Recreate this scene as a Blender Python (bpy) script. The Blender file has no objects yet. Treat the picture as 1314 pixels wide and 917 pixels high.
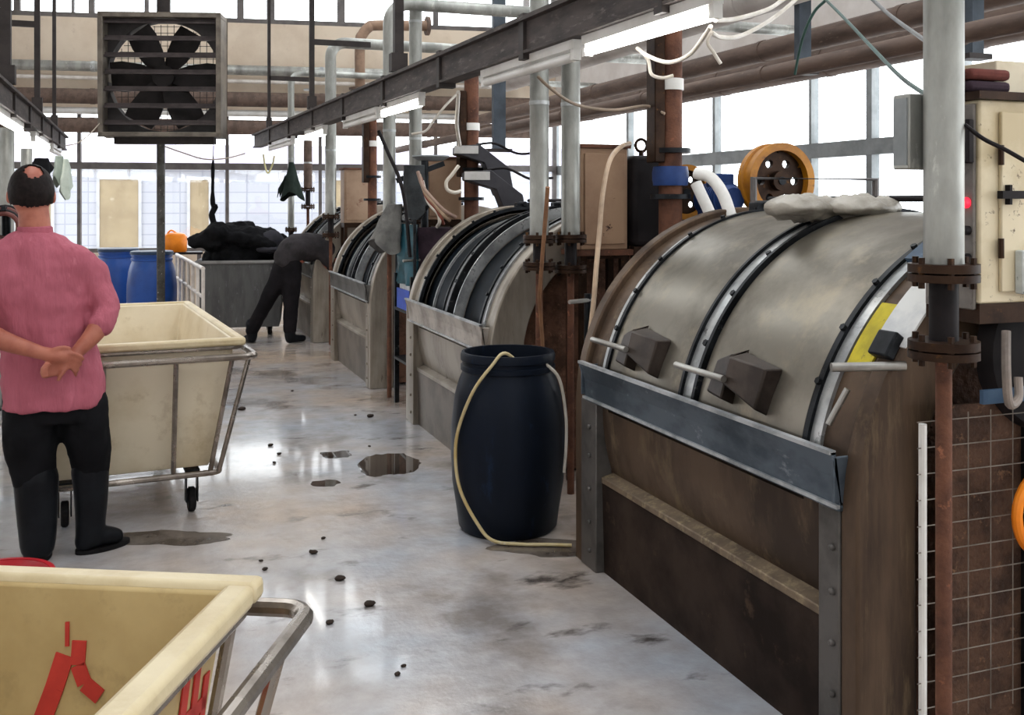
import bpy, bmesh, math, random
from mathutils import Vector, Matrix, Euler, noise
random.seed(7)
PI = math.pi
S = bpy.context.scene
COL = S.collection

# ------------------------------------------------------------------ camera
YAW = math.radians(20.15)
CAM_H = 1.54
FPX = 1300.0
cd = bpy.data.cameras.new('camera')
cam = bpy.data.objects.new('camera', cd)
COL.objects.link(cam)
cam.location = (0, 0, CAM_H)
cam.rotation_euler = (PI/2, 0, -YAW)
cd.sensor_width = 36
cd.sensor_fit = 'HORIZONTAL'
cd.lens = FPX/1314*36
cd.shift_y = -(458.5-260)/1314
cd.clip_start = 0.05
cd.clip_end = 200
S.camera = cam

def P(px, py, zc):
    """world point that stands zc metres ahead of the tripod"""
    lat = (px-657)/FPX*zc
    return Vector((zc*math.sin(YAW)+lat*math.cos(YAW), zc*math.cos(YAW)-lat*math.sin(YAW), CAM_H-(py-260)*zc/FPX))

# ------------------------------------------------------------------ materials
def lin(h):
    h = h.lstrip('#')
    out = []
    for i in (0, 2, 4):
        c = int(h[i:i+2], 16)/255
        out.append(c/12.92 if c <= .04045 else ((c+.055)/1.055)**2.4)
    return tuple(out)+(1,)

MATS = {}
def mat(name, base, dark=None, third=None, scale=4.0, rough=.5, rough2=None, metal=0.0, bump=0.0, bscale=40,
        lo=.42, hi=.62, lo3=.60, hi3=.68, scale3=None, stretch=None, coat=0, trans=0, detail=6, ior=1.45, sub=0, spec=None):
    if name in MATS: return MATS[name]
    m = bpy.data.materials.new(name); MATS[name] = m
    m.use_nodes = True
    nt = m.node_tree; N = nt.nodes; L = nt.links
    b = N['Principled BSDF']
    b.inputs['Roughness'].default_value = rough
    b.inputs['Metallic'].default_value = metal
    lum = sum(lin(base)[:3])/3
    b.inputs['Specular IOR Level'].default_value = spec if spec is not None else (.12 if lum < .03 else .25 if lum < .09 else .4)
    b.inputs['IOR'].default_value = ior
    if coat: b.inputs['Coat Weight'].default_value = coat
    if trans: b.inputs['Transmission Weight'].default_value = trans
    if sub:
        b.inputs['Subsurface Weight'].default_value = sub
        b.inputs['Subsurface Radius'].default_value = (.02, .008, .004)
    tc = N.new('ShaderNodeTexCoord')
    mp = N.new('ShaderNodeMapping')
    if stretch: mp.inputs['Scale'].default_value = stretch
    L.new(tc.outputs['Object'], mp.inputs['Vector'])
    c0 = lin(base)
    if dark is None:
        dark = base; c1 = tuple(x*.8 for x in c0[:3])+(1,)
    else:
        c1 = lin(dark)
    n1 = N.new('ShaderNodeTexNoise'); n1.inputs['Scale'].default_value = scale; n1.inputs['Detail'].default_value = detail
    n1.inputs['Roughness'].default_value = .62
    L.new(mp.outputs[0], n1.inputs['Vector'])
    mr = N.new('ShaderNodeMapRange'); mr.inputs[1].default_value = lo; mr.inputs[2].default_value = hi
    L.new(n1.outputs[0], mr.inputs[0])
    mx = N.new('ShaderNodeMix'); mx.data_type = 'RGBA'
    mx.inputs[6].default_value = c0; mx.inputs[7].default_value = c1
    L.new(mr.outputs[0], mx.inputs[0])
    out = mx.outputs[2]
    if third:
        n3 = N.new('ShaderNodeTexNoise'); n3.inputs['Scale'].default_value = scale3 or scale*2.7; n3.inputs['Detail'].default_value = 8
        n3.inputs['Roughness'].default_value = .7
        L.new(mp.outputs[0], n3.inputs['Vector'])
        m3 = N.new('ShaderNodeMapRange'); m3.inputs[1].default_value = lo3; m3.inputs[2].default_value = hi3
        L.new(n3.outputs[0], m3.inputs[0])
        x3 = N.new('ShaderNodeMix'); x3.data_type = 'RGBA'
        L.new(m3.outputs[0], x3.inputs[0]); L.new(out, x3.inputs[6]); x3.inputs[7].default_value = lin(third)
        out = x3.outputs[2]
    L.new(out, b.inputs['Base Color'])
    if rough2 is not None:
        r = N.new('ShaderNodeMapRange'); r.inputs[1].default_value = .35; r.inputs[2].default_value = .65
        r.inputs[3].default_value = rough; r.inputs[4].default_value = rough2
        L.new(n1.outputs[0], r.inputs[0]); L.new(r.outputs[0], b.inputs['Roughness'])
    if bump:
        nb = N.new('ShaderNodeTexNoise'); nb.inputs['Scale'].default_value = bscale; nb.inputs['Detail'].default_value = 4
        L.new(mp.outputs[0], nb.inputs['Vector'])
        bp = N.new('ShaderNodeBump'); bp.inputs['Strength'].default_value = bump; bp.inputs['Distance'].default_value = .02
        L.new(nb.outputs[0], bp.inputs['Height']); L.new(bp.outputs[0], b.inputs['Normal'])
    return m

def emit(name, col, st):
    if name in MATS: return MATS[name]
    m = bpy.data.materials.new(name); MATS[name] = m
    m.use_nodes = True
    b = m.node_tree.nodes['Principled BSDF']
    b.inputs['Base Color'].default_value = lin(col)
    b.inputs['Emission Color'].default_value = lin(col)
    b.inputs['Emission Strength'].default_value = st
    return m

def glass_mat():
    m = bpy.data.materials.new('window_glass'); m.use_nodes = True
    nt = m.node_tree; N = nt.nodes; L = nt.links
    N.remove(N['Principled BSDF'])
    t = N.new('ShaderNodeBsdfTransparent'); t.inputs[0].default_value = (.94, .97, 1, 1)
    g = N.new('ShaderNodeBsdfGlossy'); g.inputs['Roughness'].default_value = .03
    mx = N.new('ShaderNodeMixShader'); mx.inputs[0].default_value = .06
    L.new(t.outputs[0], mx.inputs[1]); L.new(g.outputs[0], mx.inputs[2]); L.new(mx.outputs[0], N['Material Output'].inputs[0])
    return m

def floor_mat():
    m = bpy.data.materials.new('wet_concrete'); m.use_nodes = True
    nt = m.node_tree; N = nt.nodes; L = nt.links
    b = N['Principled BSDF']
    tc = N.new('ShaderNodeTexCoord')
    def nz(scale, detail=6, st=(1, 1, 1), loc=(0, 0, 0)):
        mp = N.new('ShaderNodeMapping'); mp.inputs['Scale'].default_value = st; mp.inputs['Location'].default_value = loc
        L.new(tc.outputs['Object'], mp.inputs[0])
        n = N.new('ShaderNodeTexNoise'); n.inputs['Scale'].default_value = scale; n.inputs['Detail'].default_value = detail
        n.inputs['Roughness'].default_value = .6
        L.new(mp.outputs[0], n.inputs[0]); return n.outputs[0]
    def rng(src, a, c, o0=0, o1=1):
        r = N.new('ShaderNodeMapRange'); r.inputs[1].default_value = a; r.inputs[2].default_value = c
        r.inputs[3].default_value = o0; r.inputs[4].default_value = o1; L.new(src, r.inputs[0]); return r.outputs[0]
    def mixc(f, a, c):
        x = N.new('ShaderNodeMix'); x.data_type = 'RGBA'; L.new(f, x.inputs[0])
        for i, v in ((6, a), (7, c)):
            if isinstance(v, tuple): x.inputs[i].default_value = v
            else: L.new(v, x.inputs[i])
        return x.outputs[2]
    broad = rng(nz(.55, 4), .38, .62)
    fine = rng(nz(7, 8), .35, .7)
    dirt = rng(nz(1.3, 7, (1, 1.0, 1), (3.1, 1.7, 0)), .56, .68)
    grime = rng(nz(3.4, 9, (.7, 1.3, 1), (9, 4, 0)), .62, .72)
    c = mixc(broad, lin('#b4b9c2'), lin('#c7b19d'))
    c = mixc(rng(nz(7, 8), .35, .75, 0, .5), c, lin('#857b73'))
    c = mixc(rng(nz(1.3, 7, (1, 1, 1), (3.1, 1.7, 0)), .53, .66, 0, .7), c, lin('#665a50'))
    c = mixc(rng(nz(3.4, 9, (.7, 1.3, 1), (9, 4, 0)), .60, .70, 0, .85), c, lin('#352d28'))
    L.new(c, b.inputs['Base Color'])
    wet = rng(nz(.8, 5, (1, 1, 1), (5.5, 2.2, 0)), .40, .60, .05, .26)
    L.new(wet, b.inputs['Roughness'])
    bp = N.new('ShaderNodeBump'); bp.inputs['Strength'].default_value = .30; bp.inputs['Distance'].default_value = .02
    L.new(nz(7, 9), bp.inputs['Height']); L.new(bp.outputs[0], b.inputs['Normal'])
    b.inputs['Coat Weight'].default_value = .5; b.inputs['Coat Roughness'].default_value = .07
    return m

def tile_mat(name, c1, c2, grout, sx, sy):
    m = bpy.data.materials.new(name); m.use_nodes = True
    nt = m.node_tree; N = nt.nodes; L = nt.links
    b = N['Principled BSDF']; b.inputs['Roughness'].default_value = .5
    tc = N.new('ShaderNodeTexCoord')
    mp = N.new('ShaderNodeMapping'); mp.inputs['Rotation'].default_value = (PI/2, 0, 0)
    br = N.new('ShaderNodeTexBrick'); br.offset = 0
    br.inputs['Color1'].default_value = lin(c1); br.inputs['Color2'].default_value = lin(c2); br.inputs['Mortar'].default_value = lin(grout)
    br.inputs['Scale'].default_value = 1; br.inputs['Brick Width'].default_value = sx; br.inputs['Row Height'].default_value = sy
    br.inputs['Mortar Size'].default_value = .012
    L.new(tc.outputs['Object'], mp.inputs[0]); L.new(mp.outputs[0], br.inputs[0]); L.new(br.outputs[0], b.inputs['Base Color'])
    return m

GLASS = glass_mat()
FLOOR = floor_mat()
steel = mat('brushed_steel', '#b9b7b2', '#8e8a84', rough=.28, rough2=.45, metal=.9, scale=3)
galv = mat('galvanised_pipe', '#a6a6a0', '#82827d', third='#c0bfb8', rough=.34, rough2=.48, metal=.55, scale=5, stretch=(1, 1, .35))
door_steel = mat('door_stainless', '#827c71', '#635d53', third='#988d79', rough=.32, rough2=.46, metal=.75, scale=2.2, lo3=.52, hi3=.72, scale3=3.2, bump=.06, bscale=9)
trough_blue = mat('trough_blue_grey', '#5d6771', '#3d464f', third='#8d939a', rough=.38, rough2=.55, metal=.55, scale=6, lo3=.6, hi3=.7, stretch=(1, .5, 1))
trough_pale = mat('trough_pale', '#b3aaa0', '#877c72', third='#5a4a40', rough=.45, metal=.45, scale=5, lo3=.6, hi3=.7)
trough_dark = mat('trough_dark', '#75726e', '#54524f', rough=.42, metal=.5, scale=5)
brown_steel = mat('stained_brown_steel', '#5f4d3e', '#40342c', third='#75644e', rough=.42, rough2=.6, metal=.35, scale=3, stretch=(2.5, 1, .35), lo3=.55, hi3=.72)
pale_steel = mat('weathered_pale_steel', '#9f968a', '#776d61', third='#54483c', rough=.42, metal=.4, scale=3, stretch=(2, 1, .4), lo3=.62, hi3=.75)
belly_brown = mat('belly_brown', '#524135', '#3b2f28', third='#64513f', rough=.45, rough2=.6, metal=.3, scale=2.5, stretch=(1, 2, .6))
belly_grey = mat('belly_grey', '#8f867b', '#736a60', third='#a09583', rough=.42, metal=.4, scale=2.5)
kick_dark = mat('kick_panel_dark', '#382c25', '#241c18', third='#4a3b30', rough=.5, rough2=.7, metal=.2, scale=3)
kick_grey = mat('kick_panel_grey', '#776e65', '#5c544c', rough=.5, metal=.3, scale=3)
ledge_m = mat('ledge_worn', '#7b6a57', '#5f5144', third='#9a8a6e', rough=.5, metal=.3, scale=8, lo3=.5, hi3=.65)
ring_dark = mat('ring_dark_steel', '#2b2d30', '#1a1b1d', third='#5a5a58', rough=.4, metal=.5, scale=9, lo3=.62, hi3=.72)
ring_steel = mat('ring_bright_steel', '#b4b5b4', '#8a8c8d', third='#4a4a4c', rough=.26, rough2=.4, metal=.5, scale=7, lo3=.6, hi3=.7)
drum_dark = mat('drum_inner_dark', '#171d24', '#0e1216', third='#27313b', rough=.5, scale=6)
rust = mat('rust_pipe', '#6e4938', '#50362c', third='#94614a', rough=.65, rough2=.8, metal=.1, scale=7, bump=.25, bscale=60)
rust_end = mat('rust_end', '#74513f', '#513829', third='#8d6750', rough=.75, scale=14, bump=.5, bscale=50)
brown_lag = mat('brown_lagging', '#66544a', '#51423a', third='#7c6a5d', rough=.75, scale=4, stretch=(3, .6, 3))
beam_m = mat('beam_dark', '#4b4340', '#352f2e', third='#6d6560', rough=.65, scale=6, stretch=(3, .6, 3), lo3=.56, hi3=.7)
post_m = mat('post_dark', '#3a3432', '#2a2524', rough=.6, scale=6)
white_pl = mat('white_enamel', '#e6e4e0', '#d4d1cb', rough=.4, scale=4)
cable_w = mat('cable_white', '#ddd6cc', '#c5bcae', rough=.5, scale=6)
cable_g = mat('cable_green', '#3e5a54', '#31463f', rough=.5, scale=6)
cable_k = mat('cable_black', '#262223', '#1b1819', rough=.5, scale=6)
hose_b = mat('hose_beige', '#b79d83', '#97806a', rough=.45, scale=6)
tan_box = mat('rusted_tan_paint', '#a3846a', '#8f7059', third='#3e261e', rough=.55, scale=3, lo3=.64, hi3=.67, scale3=9)
cream = mat('cream_paint', '#d6c8aa', '#bfae8c', third='#5c4a3b', rough=.5, scale=5, lo3=.60, hi3=.66, scale3=22)
tub_cream = mat('tub_cream', '#ddd0b6', '#cfbfa0', third='#b09b78', rough=.42, scale=2.2, lo3=.55, hi3=.8, sub=0)
tub_yellow = mat('tub_yellow_cream', '#bfa878', '#ad9566', third='#8f7b55', rough=.4, scale=2.4, lo3=.55, hi3=.8)
tub_lip = mat('tub_lip', '#d0c09d', '#c0ad87', rough=.38, scale=6, bump=.1, bscale=30)
chrome = mat('tube_chrome', '#a1988f', '#786f67', rough=.22, rough2=.36, metal=.85, scale=6)
rail_w = mat('rail_white', '#dcd5cd', '#c4bab1', rough=.4, scale=5)
rubber = mat('rubber_black', '#1f1e1f', '#141314', rough=.6, scale=8)
barrel_dk = mat('barrel_dark_blue', '#141a25', '#0f141c', third='#1a2639', rough=.38, rough2=.5, scale=3, stretch=(1, 1, .4))
barrel_bl = mat('barrel_blue', '#27509b', '#1f4283', rough=.38, scale=3)
grey_tub = mat('tub_grey', '#60605f', '#515050', third='#77767a', rough=.5, scale=5, stretch=(2, 2, .5))
black_cl = mat('black_cloth', '#18181a', '#0f0f10', third='#26262a', rough=.85, scale=9, bump=.4, bscale=25)
pink = mat('pink_cotton', '#b05f6e', '#a65765', third='#b96a78', rough=.85, scale=5, bump=.9, bscale=9, stretch=(2.6, 2.6, .55))
trouser = mat('black_trousers', '#17171a', '#101012', rough=.8, scale=6, bump=.3, bscale=15)
boot = mat('rubber_boot', '#1b1d21', '#131417', rough=.42, scale=6)
skin = mat('skin', '#b06c58', '#9a5746', rough=.5, scale=9, sub=.08)
hair_m = mat('hair_black', '#221b1a', '#171211', rough=.6, scale=40)
navy = mat('navy_cloth', '#20263a', '#171c2c', rough=.85, scale=6)
yellow_p = mat('pulley_yellow', '#b87a1c', '#935c12', third='#5a3c1a', rough=.45, scale=6, lo3=.6, hi3=.7)
dark_iron = mat('cast_iron_dark', '#3a2a20', '#281c16', third='#5e4024', rough=.45, metal=.4, scale=9)
motor_b = mat('motor_blue', '#2a4378', '#1f3360', rough=.45, scale=6)
frame_g = mat('window_frame_grey', '#6a6563', '#585352', rough=.55, scale=5)
frame_l = mat('window_frame_light', '#8b8f90', '#777b7c', rough=.5, scale=5)
wall_beige = mat('wall_beige', '#d8c8b4', '#cbb9a4', third='#b8a492', rough=.85, scale=1.5, lo3=.58, hi3=.75)
wall_pale = mat('wall_pale', '#d5cfca', '#c6beb8', rough=.85, scale=1.5)
ceil_m = mat('ceiling_grey', '#b3aca7', '#9a928c', rough=.9, scale=1.2)
red_m = mat('red_paint', '#c1382f', '#a92d26', rough=.5, scale=12, lo=.4, hi=.7)
red_pl = mat('red_plastic', '#b3202a', '#9a1922', rough=.35, scale=6)
orange = mat('orange_plastic', '#f28a1c', '#df7712', rough=.4, scale=5)
teal = mat('dark_teal_sheet', '#2c5764', '#1d3b42', third='#4c7d92', rough=.4, scale=5)
blue_box = mat('blue_plastic', '#2f55c4', '#2447a8', rough=.4, scale=5)
plum = mat('plum_cloth', '#3a2c35', '#2a2027', rough=.85, scale=6, bump=.3, bscale=18)
dkgreen = mat('dark_green_cloth', '#2b3630', '#1f2823', rough=.85, scale=6, bump=.3, bscale=18)
palegreen = mat('pale_green_cloth', '#b9c1b6', '#a2ab9f', rough=.85, scale=6, bump=.3, bscale=18)
hood_m = mat('hood_dark_sheet', '#3f3e42', '#323135', third='#56555a', rough=.45, metal=.3, scale=4)
hood_edge = mat('hood_pale_edge', '#b8b5b2', '#a09c98', rough=.45, scale=4)
bag_m = mat('clear_grey_bag', '#b3ada3', '#938d83', rough=.35, scale=7, bump=.5, bscale=20)
yel_paper = mat('yellow_paper', '#c7b62c', '#a89a2a', third='#5a5330', rough=.7, scale=9)
wht_paper = mat('white_paper', '#dcdcda', '#bfc1c4', rough=.7, scale=7)
blue_st = mat('blue_steel', '#3a526b', '#2d4158', third='#66798c', rough=.5, scale=7)
rock = mat('debris_dark', '#3b3029', '#271f1b', rough=.8, scale=12)
film_m = mat('wet_film', '#6f665e', '#4c433c', rough=.05, rough2=.2, scale=5, spec=.5)
puddle_m = mat('puddle_water', '#4a4039', '#352d28', rough=.03, scale=2, spec=.5)
ext_tile = tile_mat('outside_tiles', '#a3a7b2', '#abafba', '#9297a4', .45, .22)
ext_win = mat('outside_window', '#988a70', '#8a7c64', third='#aaa08c', rough=.4, scale=2)
tube_on = emit('tube_lit', '#fdfbf6', 14)
red_lamp = emit('button_red', '#ff2038', 1.5)

# ------------------------------------------------------------------ mesh builder
class MB:
    def __init__(s): s.v = []; s.f = []
    def add(s, vs, fs):
        n = len(s.v); s.v += [Vector(v) for v in vs]; s.f += [tuple(i+n for i in f) for f in fs]; return s
    def bx(s, x0, x1, y0, y1, z0, z1, M=None):
        vs = [Vector(p) for p in ((x0, y0, z0), (x1, y0, z0), (x1, y1, z0), (x0, y1, z0), (x0, y0, z1), (x1, y0, z1), (x1, y1, z1), (x0, y1, z1))]
        if M is not None: vs = [M @ v for v in vs]
        return s.add(vs, [(0, 3, 2, 1), (4, 5, 6, 7), (0, 1, 5, 4), (1, 2, 6, 5), (2, 3, 7, 6), (3, 0, 4, 7)])
    def bar(s, p0, p1, w, h, up=Vector((0, 0, 1))):
        p0 = Vector(p0); p1 = Vector(p1); d = (p1-p0).normalized()
        if abs(d.dot(up)) > .95: up = Vector((0, 1, 0))
        a = d.cross(up).normalized(); b = a.cross(d).normalized()
        vs = []
        for p in (p0, p1):
            for i, j in ((-1, -1), (1, -1), (1, 1), (-1, 1)): vs.append(p+a*i*w/2+b*j*h/2)
        return s.add(vs, [(3, 2, 1, 0), (4, 5, 6, 7), (0, 1, 5, 4), (1, 2, 6, 5), (2, 3, 7, 6), (3, 0, 4, 7)])
    def tube(s, pts, r, n=10, cap=True, closed=False, flat=1.0):
        pts = [Vector(p) for p in pts]; k = len(pts)
        rs = r if isinstance(r, (list, tuple)) else [r]*k
        ref = None; rings = []
        for i, p in enumerate(pts):
            if closed: t = (pts[(i+1) % k]-pts[i-1])
            else: t = pts[min(i+1, k-1)]-pts[max(i-1, 0)]
            if t.length < 1e-9: t = Vector((0, 0, 1))
            t.normalize()
            if ref is None:
                ref = Vector((0, 0, 1)) if abs(t.z) < .9 else Vector((1, 0, 0))
            a = (ref-t*ref.dot(t))
            if a.length < 1e-6: a = t.orthogonal()
            a.normalize(); b = t.cross(a); ref = a
            rings.append([p+(a*math.cos(q*2*PI/n)*flat+b*math.sin(q*2*PI/n))*rs[i] for q in range(n)])
        base = []
        vs = [v for rg in rings for v in rg]
        fs = []
        m = k if closed else k-1
        for i in range(m):
            j = (i+1) % k
            for q in range(n):
                fs.append((i*n+q, i*n+(q+1) % n, j*n+(q+1) % n, j*n+q))
        if cap and not closed:
            fs.append(tuple(range(n-1, -1, -1))); fs.append(tuple((k-1)*n+q for q in range(n)))
        return s.add(vs, fs)
    def cyl(s, p0, p1, r0, r1=None, n=20): return s.tube([p0, p1], [r0, r0 if r1 is None else r1], n)
    def lathe(s, prof, n=32, o=(0, 0, 0), M=None, close=False):
        vs = []; fs = []; k = len(prof); o = Vector(o)
        for r, z in prof:
            for q in range(n):
                v = Vector((r*math.cos(q*2*PI/n), r*math.sin(q*2*PI/n), z))
                if M is not None: v = M @ v
                vs.append(v+o)
        for i in range(k if close else k-1):
            j = (i+1) % k
            for q in range(n): fs.append((i*n+q, i*n+(q+1) % n, j*n+(q+1) % n, j*n+q))
        if not close:
            if prof[0][0] > 1e-6: fs.append(tuple(range(n-1, -1, -1)))
            if prof[-1][0] > 1e-6: fs.append(tuple((k-1)*n+q for q in range(n)))
        return s.add(vs, fs)
    def arc(s, cx, cz, r0, r1, a0, a1, y0, y1, n=36):
        vs = []; fs = []
        for i in range(n+1):
            a = math.radians(a0+(a1-a0)*i/n); c = math.cos(a); d = math.sin(a)
            vs += [(cx+r0*c, y0, cz+r0*d), (cx+r1*c, y0, cz+r1*d), (cx+r1*c, y1, cz+r1*d), (cx+r0*c, y1, cz+r0*d)]
        for i in range(n):
            for q in range(4): fs.append((i*4+q, i*4+(q+1) % 4, i*4+4+(q+1) % 4, i*4+4+q))
        fs.append((3, 2, 1, 0)); fs.append((n*4, n*4+1, n*4+2, n*4+3))
        return s.add(vs, fs)
    def prism(s, poly, y0, y1, M=None):
        n = len(poly)
        vs = [Vector((x, y0, z)) for x, z in poly]+[Vector((x, y1, z)) for x, z in poly]
        if M is not None: vs = [M @ v for v in vs]
        fs = [tuple(range(n)), tuple(range(2*n-1, n-1, -1))]+[(i, i+n, (i+1) % n+n, (i+1) % n) for i in range(n)]
        return s.add(vs, fs)
    def ell(s, c, r, n=16, m=10, M=None):
        c = Vector(c); vs = []; fs = []
        for i in range(m+1):
            th = PI*i/m
            for q in range(n):
                v = Vector((r[0]*math.sin(th)*math.cos(2*PI*q/n), r[1]*math.sin(th)*math.sin(2*PI*q/n), r[2]*math.cos(th)))
                if M is not None: v = M @ v
                vs.append(v+c)
        for i in range(m):
            for q in range(n): fs.append((i*n+q, (i+1)*n+q, (i+1)*n+(q+1) % n, i*n+(q+1) % n))
        return s.add(vs, fs)
    def loft(s, secs, n=20, cap=True):
        """horizontal ellipse sections (cx, cy, z, rx, ry)"""
        vs = []; fs = []; k = len(secs)
        for cx, cy, z, rx, ry in secs:
            for q in range(n): vs.append((cx+rx*math.cos(q*2*PI/n), cy+ry*math.sin(q*2*PI/n), z))
        for i in range(k-1):
            for q in range(n): fs.append((i*n+q, i*n+(q+1) % n, (i+1)*n+(q+1) % n, (i+1)*n+q))
        if cap: fs.append(tuple(range(n-1, -1, -1))); fs.append(tuple((k-1)*n+q for q in range(n)))
        return s.add(vs, fs)
    def build(s, name, m, parent=None, bevel=0, ang=35, o=None, remesh=0, smooth_it=0, disp=None):
        me = bpy.data.meshes.new(name)
        off = Vector(o) if o is not None else Vector((0, 0, 0))
        me.from_pydata([tuple(v-off) for v in s.v], [], s.f)
        bm = bmesh.new(); bm.from_mesh(me)
        bmesh.ops.remove_doubles(bm, verts=bm.verts, dist=1e-5)
        bmesh.ops.dissolve_degenerate(bm, edges=bm.edges, dist=1e-6)
        bmesh.ops.recalc_face_normals(bm, faces=bm.faces)
        bm.to_mesh(me); bm.free()
        me.materials.append(m)
        for p in me.polygons: p.use_smooth = True
        me.set_sharp_from_angle(angle=math.radians(ang))
        ob = bpy.data.objects.new(name, me); COL.objects.link(ob)
        if parent is not None: ob.parent = parent
        elif o is not None: ob.location = off
        if remesh:
            r = ob.modifiers.new('remesh', 'REMESH'); r.mode = 'VOXEL'; r.voxel_size = remesh; r.use_smooth_shade = True
        if smooth_it:
            sm = ob.modifiers.new('smooth', 'SMOOTH'); sm.factor = .5; sm.iterations = smooth_it
        if disp:
            tx = bpy.data.textures.new(name+'_folds', 'CLOUDS'); tx.noise_scale = disp[0]; tx.noise_depth = 2
            d = ob.modifiers.new('folds', 'DISPLACE'); d.texture = tx; d.strength = disp[1]; d.mid_level = .5; d.texture_coords = 'LOCAL'
        if bevel:
            b = ob.modifiers.new('bevel', 'BEVEL'); b.width = bevel; b.segments = 2; b.limit_method = 'ANGLE'; b.angle_limit = math.radians(40)
        return ob

def tag(o, label=None, cat=None, group=None, kind=None):
    if label: o['label'] = label
    if cat: o['category'] = cat
    if group: o['group'] = group
    if kind: o['kind'] = kind
    return o
def thing(name, label, cat, loc=(0, 0, 0), rz=0, group=None):
    o = bpy.data.objects.new(name, None); COL.objects.link(o)
    o.empty_display_size = .1
    o.location = loc; o.rotation_euler = (0, 0, rz)
    return tag(o, label, cat, group)
def struct(o): o['kind'] = 'structure'; return o
KIDS = {}
def copy_tree(o, parent=None):
    c = o.copy(); COL.objects.link(c)
    if parent is not None: c.parent = parent
    for ch in [x for x in bpy.data.objects if x.parent == o]: copy_tree(ch, c)
    return c
def curve_pts(ctrl, n=10):
    """Catmull-Rom through the control points"""
    c = [Vector(p) for p in ctrl]; c = [c[0]*2-c[1]]+c+[c[-1]*2-c[-2]]; out = []
    for i in range(1, len(c)-2):
        for k in range(n):
            t = k/n; a, b, d, e = c[i-1], c[i], c[i+1], c[i+2]
            out.append(.5*((2*b)+(d-a)*t+(2*a-5*b+4*d-e)*t*t+(3*b-a-3*d+e)*t**3))
    out.append(c[-2]); return out
# ------------------------------------------------------------------ the hall
CEIL = 5.6
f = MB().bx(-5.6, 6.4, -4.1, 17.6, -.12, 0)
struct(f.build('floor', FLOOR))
struct(MB().bx(-30, 40, 17.6, 45, -.14, -.04).build('ground', wall_pale))
# back wall, turned a few degrees against the machine row
BW = math.radians(-8.5); BO = Vector((.5, 16, 0))
BU = Vector((math.cos(BW), math.sin(BW), 0)); BN = Vector((-math.sin(BW), math.cos(BW), 0))
def wallx(px):
    t = (px-657)/FPX
    d = Vector((math.sin(YAW)+t*math.cos(YAW), math.cos(YAW)-t*math.sin(YAW), 0))
    k = BO.dot(BN)/d.dot(BN)
    return (d*k-BO).dot(BU)
def on_back(o):
    o.location = BO; o.rotation_euler = (0, 0, BW); return o
def back(x, y, z): return BO+BU*x+BN*y+Vector((0, 0, z))
w = MB().bx(-6.4, 5.9, 0, .22, 0, .8).bx(-6.4, 5.9, 0, .22, 2.92, 4.27).bx(-6.4, 5.9, 0, .22, 5.35, CEIL)
struct(on_back(w.build('wall_back', wall_beige)))
def window(name, x0, x1, z0, z1, mull, bars, place, y0=.06, wd=.06, dp=.09, m=None):
    """frame in local x/z with glass panes behind"""
    b = MB()
    b.bx(x0, x1, y0, y0+dp, z0, z0+wd).bx(x0, x1, y0, y0+dp, z1-wd, z1)
    for x, ww in [(x0+wd/2, wd), (x1-wd/2, wd)]+mull: b.bx(x-ww/2, x+ww/2, y0, y0+dp, z0+wd, z1-wd)
    for z, hh in bars: b.bx(x0+wd, x1-wd, y0-.01, y0+dp+.01, z-hh/2, z+hh/2)
    o = struct(b.build(name, m or frame_g)); place(o)
    MB().bx(x0+wd*.5, x1-wd*.5, y0+dp*.5, y0+dp*.5+.006, z0+wd*.5, z1-wd*.5).build('pane', GLASS, o)
    return o
mull = [(wallx(p), .05) for p in (-95, 100, 291, 411, 560)]
window('window_1', -6.4, 5.9, .8, 2.92, mull, [(2.09, .10)], on_back)
mull = [(wallx(p), wd) for p, wd in ((20, .09), (92, .03), (116, .08), (187, .06), (211, .14), (308, .10), (347, .12), (438, .12), (560, .08), (640, .08))]
window('window_2', -6.4, 5.9, 4.27, 5.35, mull, [], on_back, wd=.08)
# right wall
RX = 6.3
def on_right(o):
    o.location = (RX, 0, 0); o.rotation_euler = (0, 0, -PI/2); return o   # local x -> -Y, local y -> +X
w = MB().bx(-15.4, 4.0, 0, .2, 0, .95).bx(-15.4, 4.0, 0, .2, 2.98, 4.3).bx(-15.4, 4.0, 0, .2, 5.35, CEIL)
struct(on_right(w.build('wall_right', wall_pale)))
def righty(px):
    t = (px-657)/FPX
    return RX*(math.cos(YAW)-t*math.sin(YAW))/(math.sin(YAW)+t*math.cos(YAW))
window('window_3', -15.4, 4.0, .95, 2.98, [(-righty(1108), .08), (-righty(910), .06), (-righty(1033), .04), (-righty(800), .07), (-righty(1225), .07), (-righty(720), .07)], [(2.06, .15)], on_right, wd=.07, m=frame_l)
window('window_4', -15.4, 4.0, 4.3, 5.35, [(-righty(p), .09) for p in (668, 690, 720, 760, 820, 900, 1020)], [], on_right, wd=.08)
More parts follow.
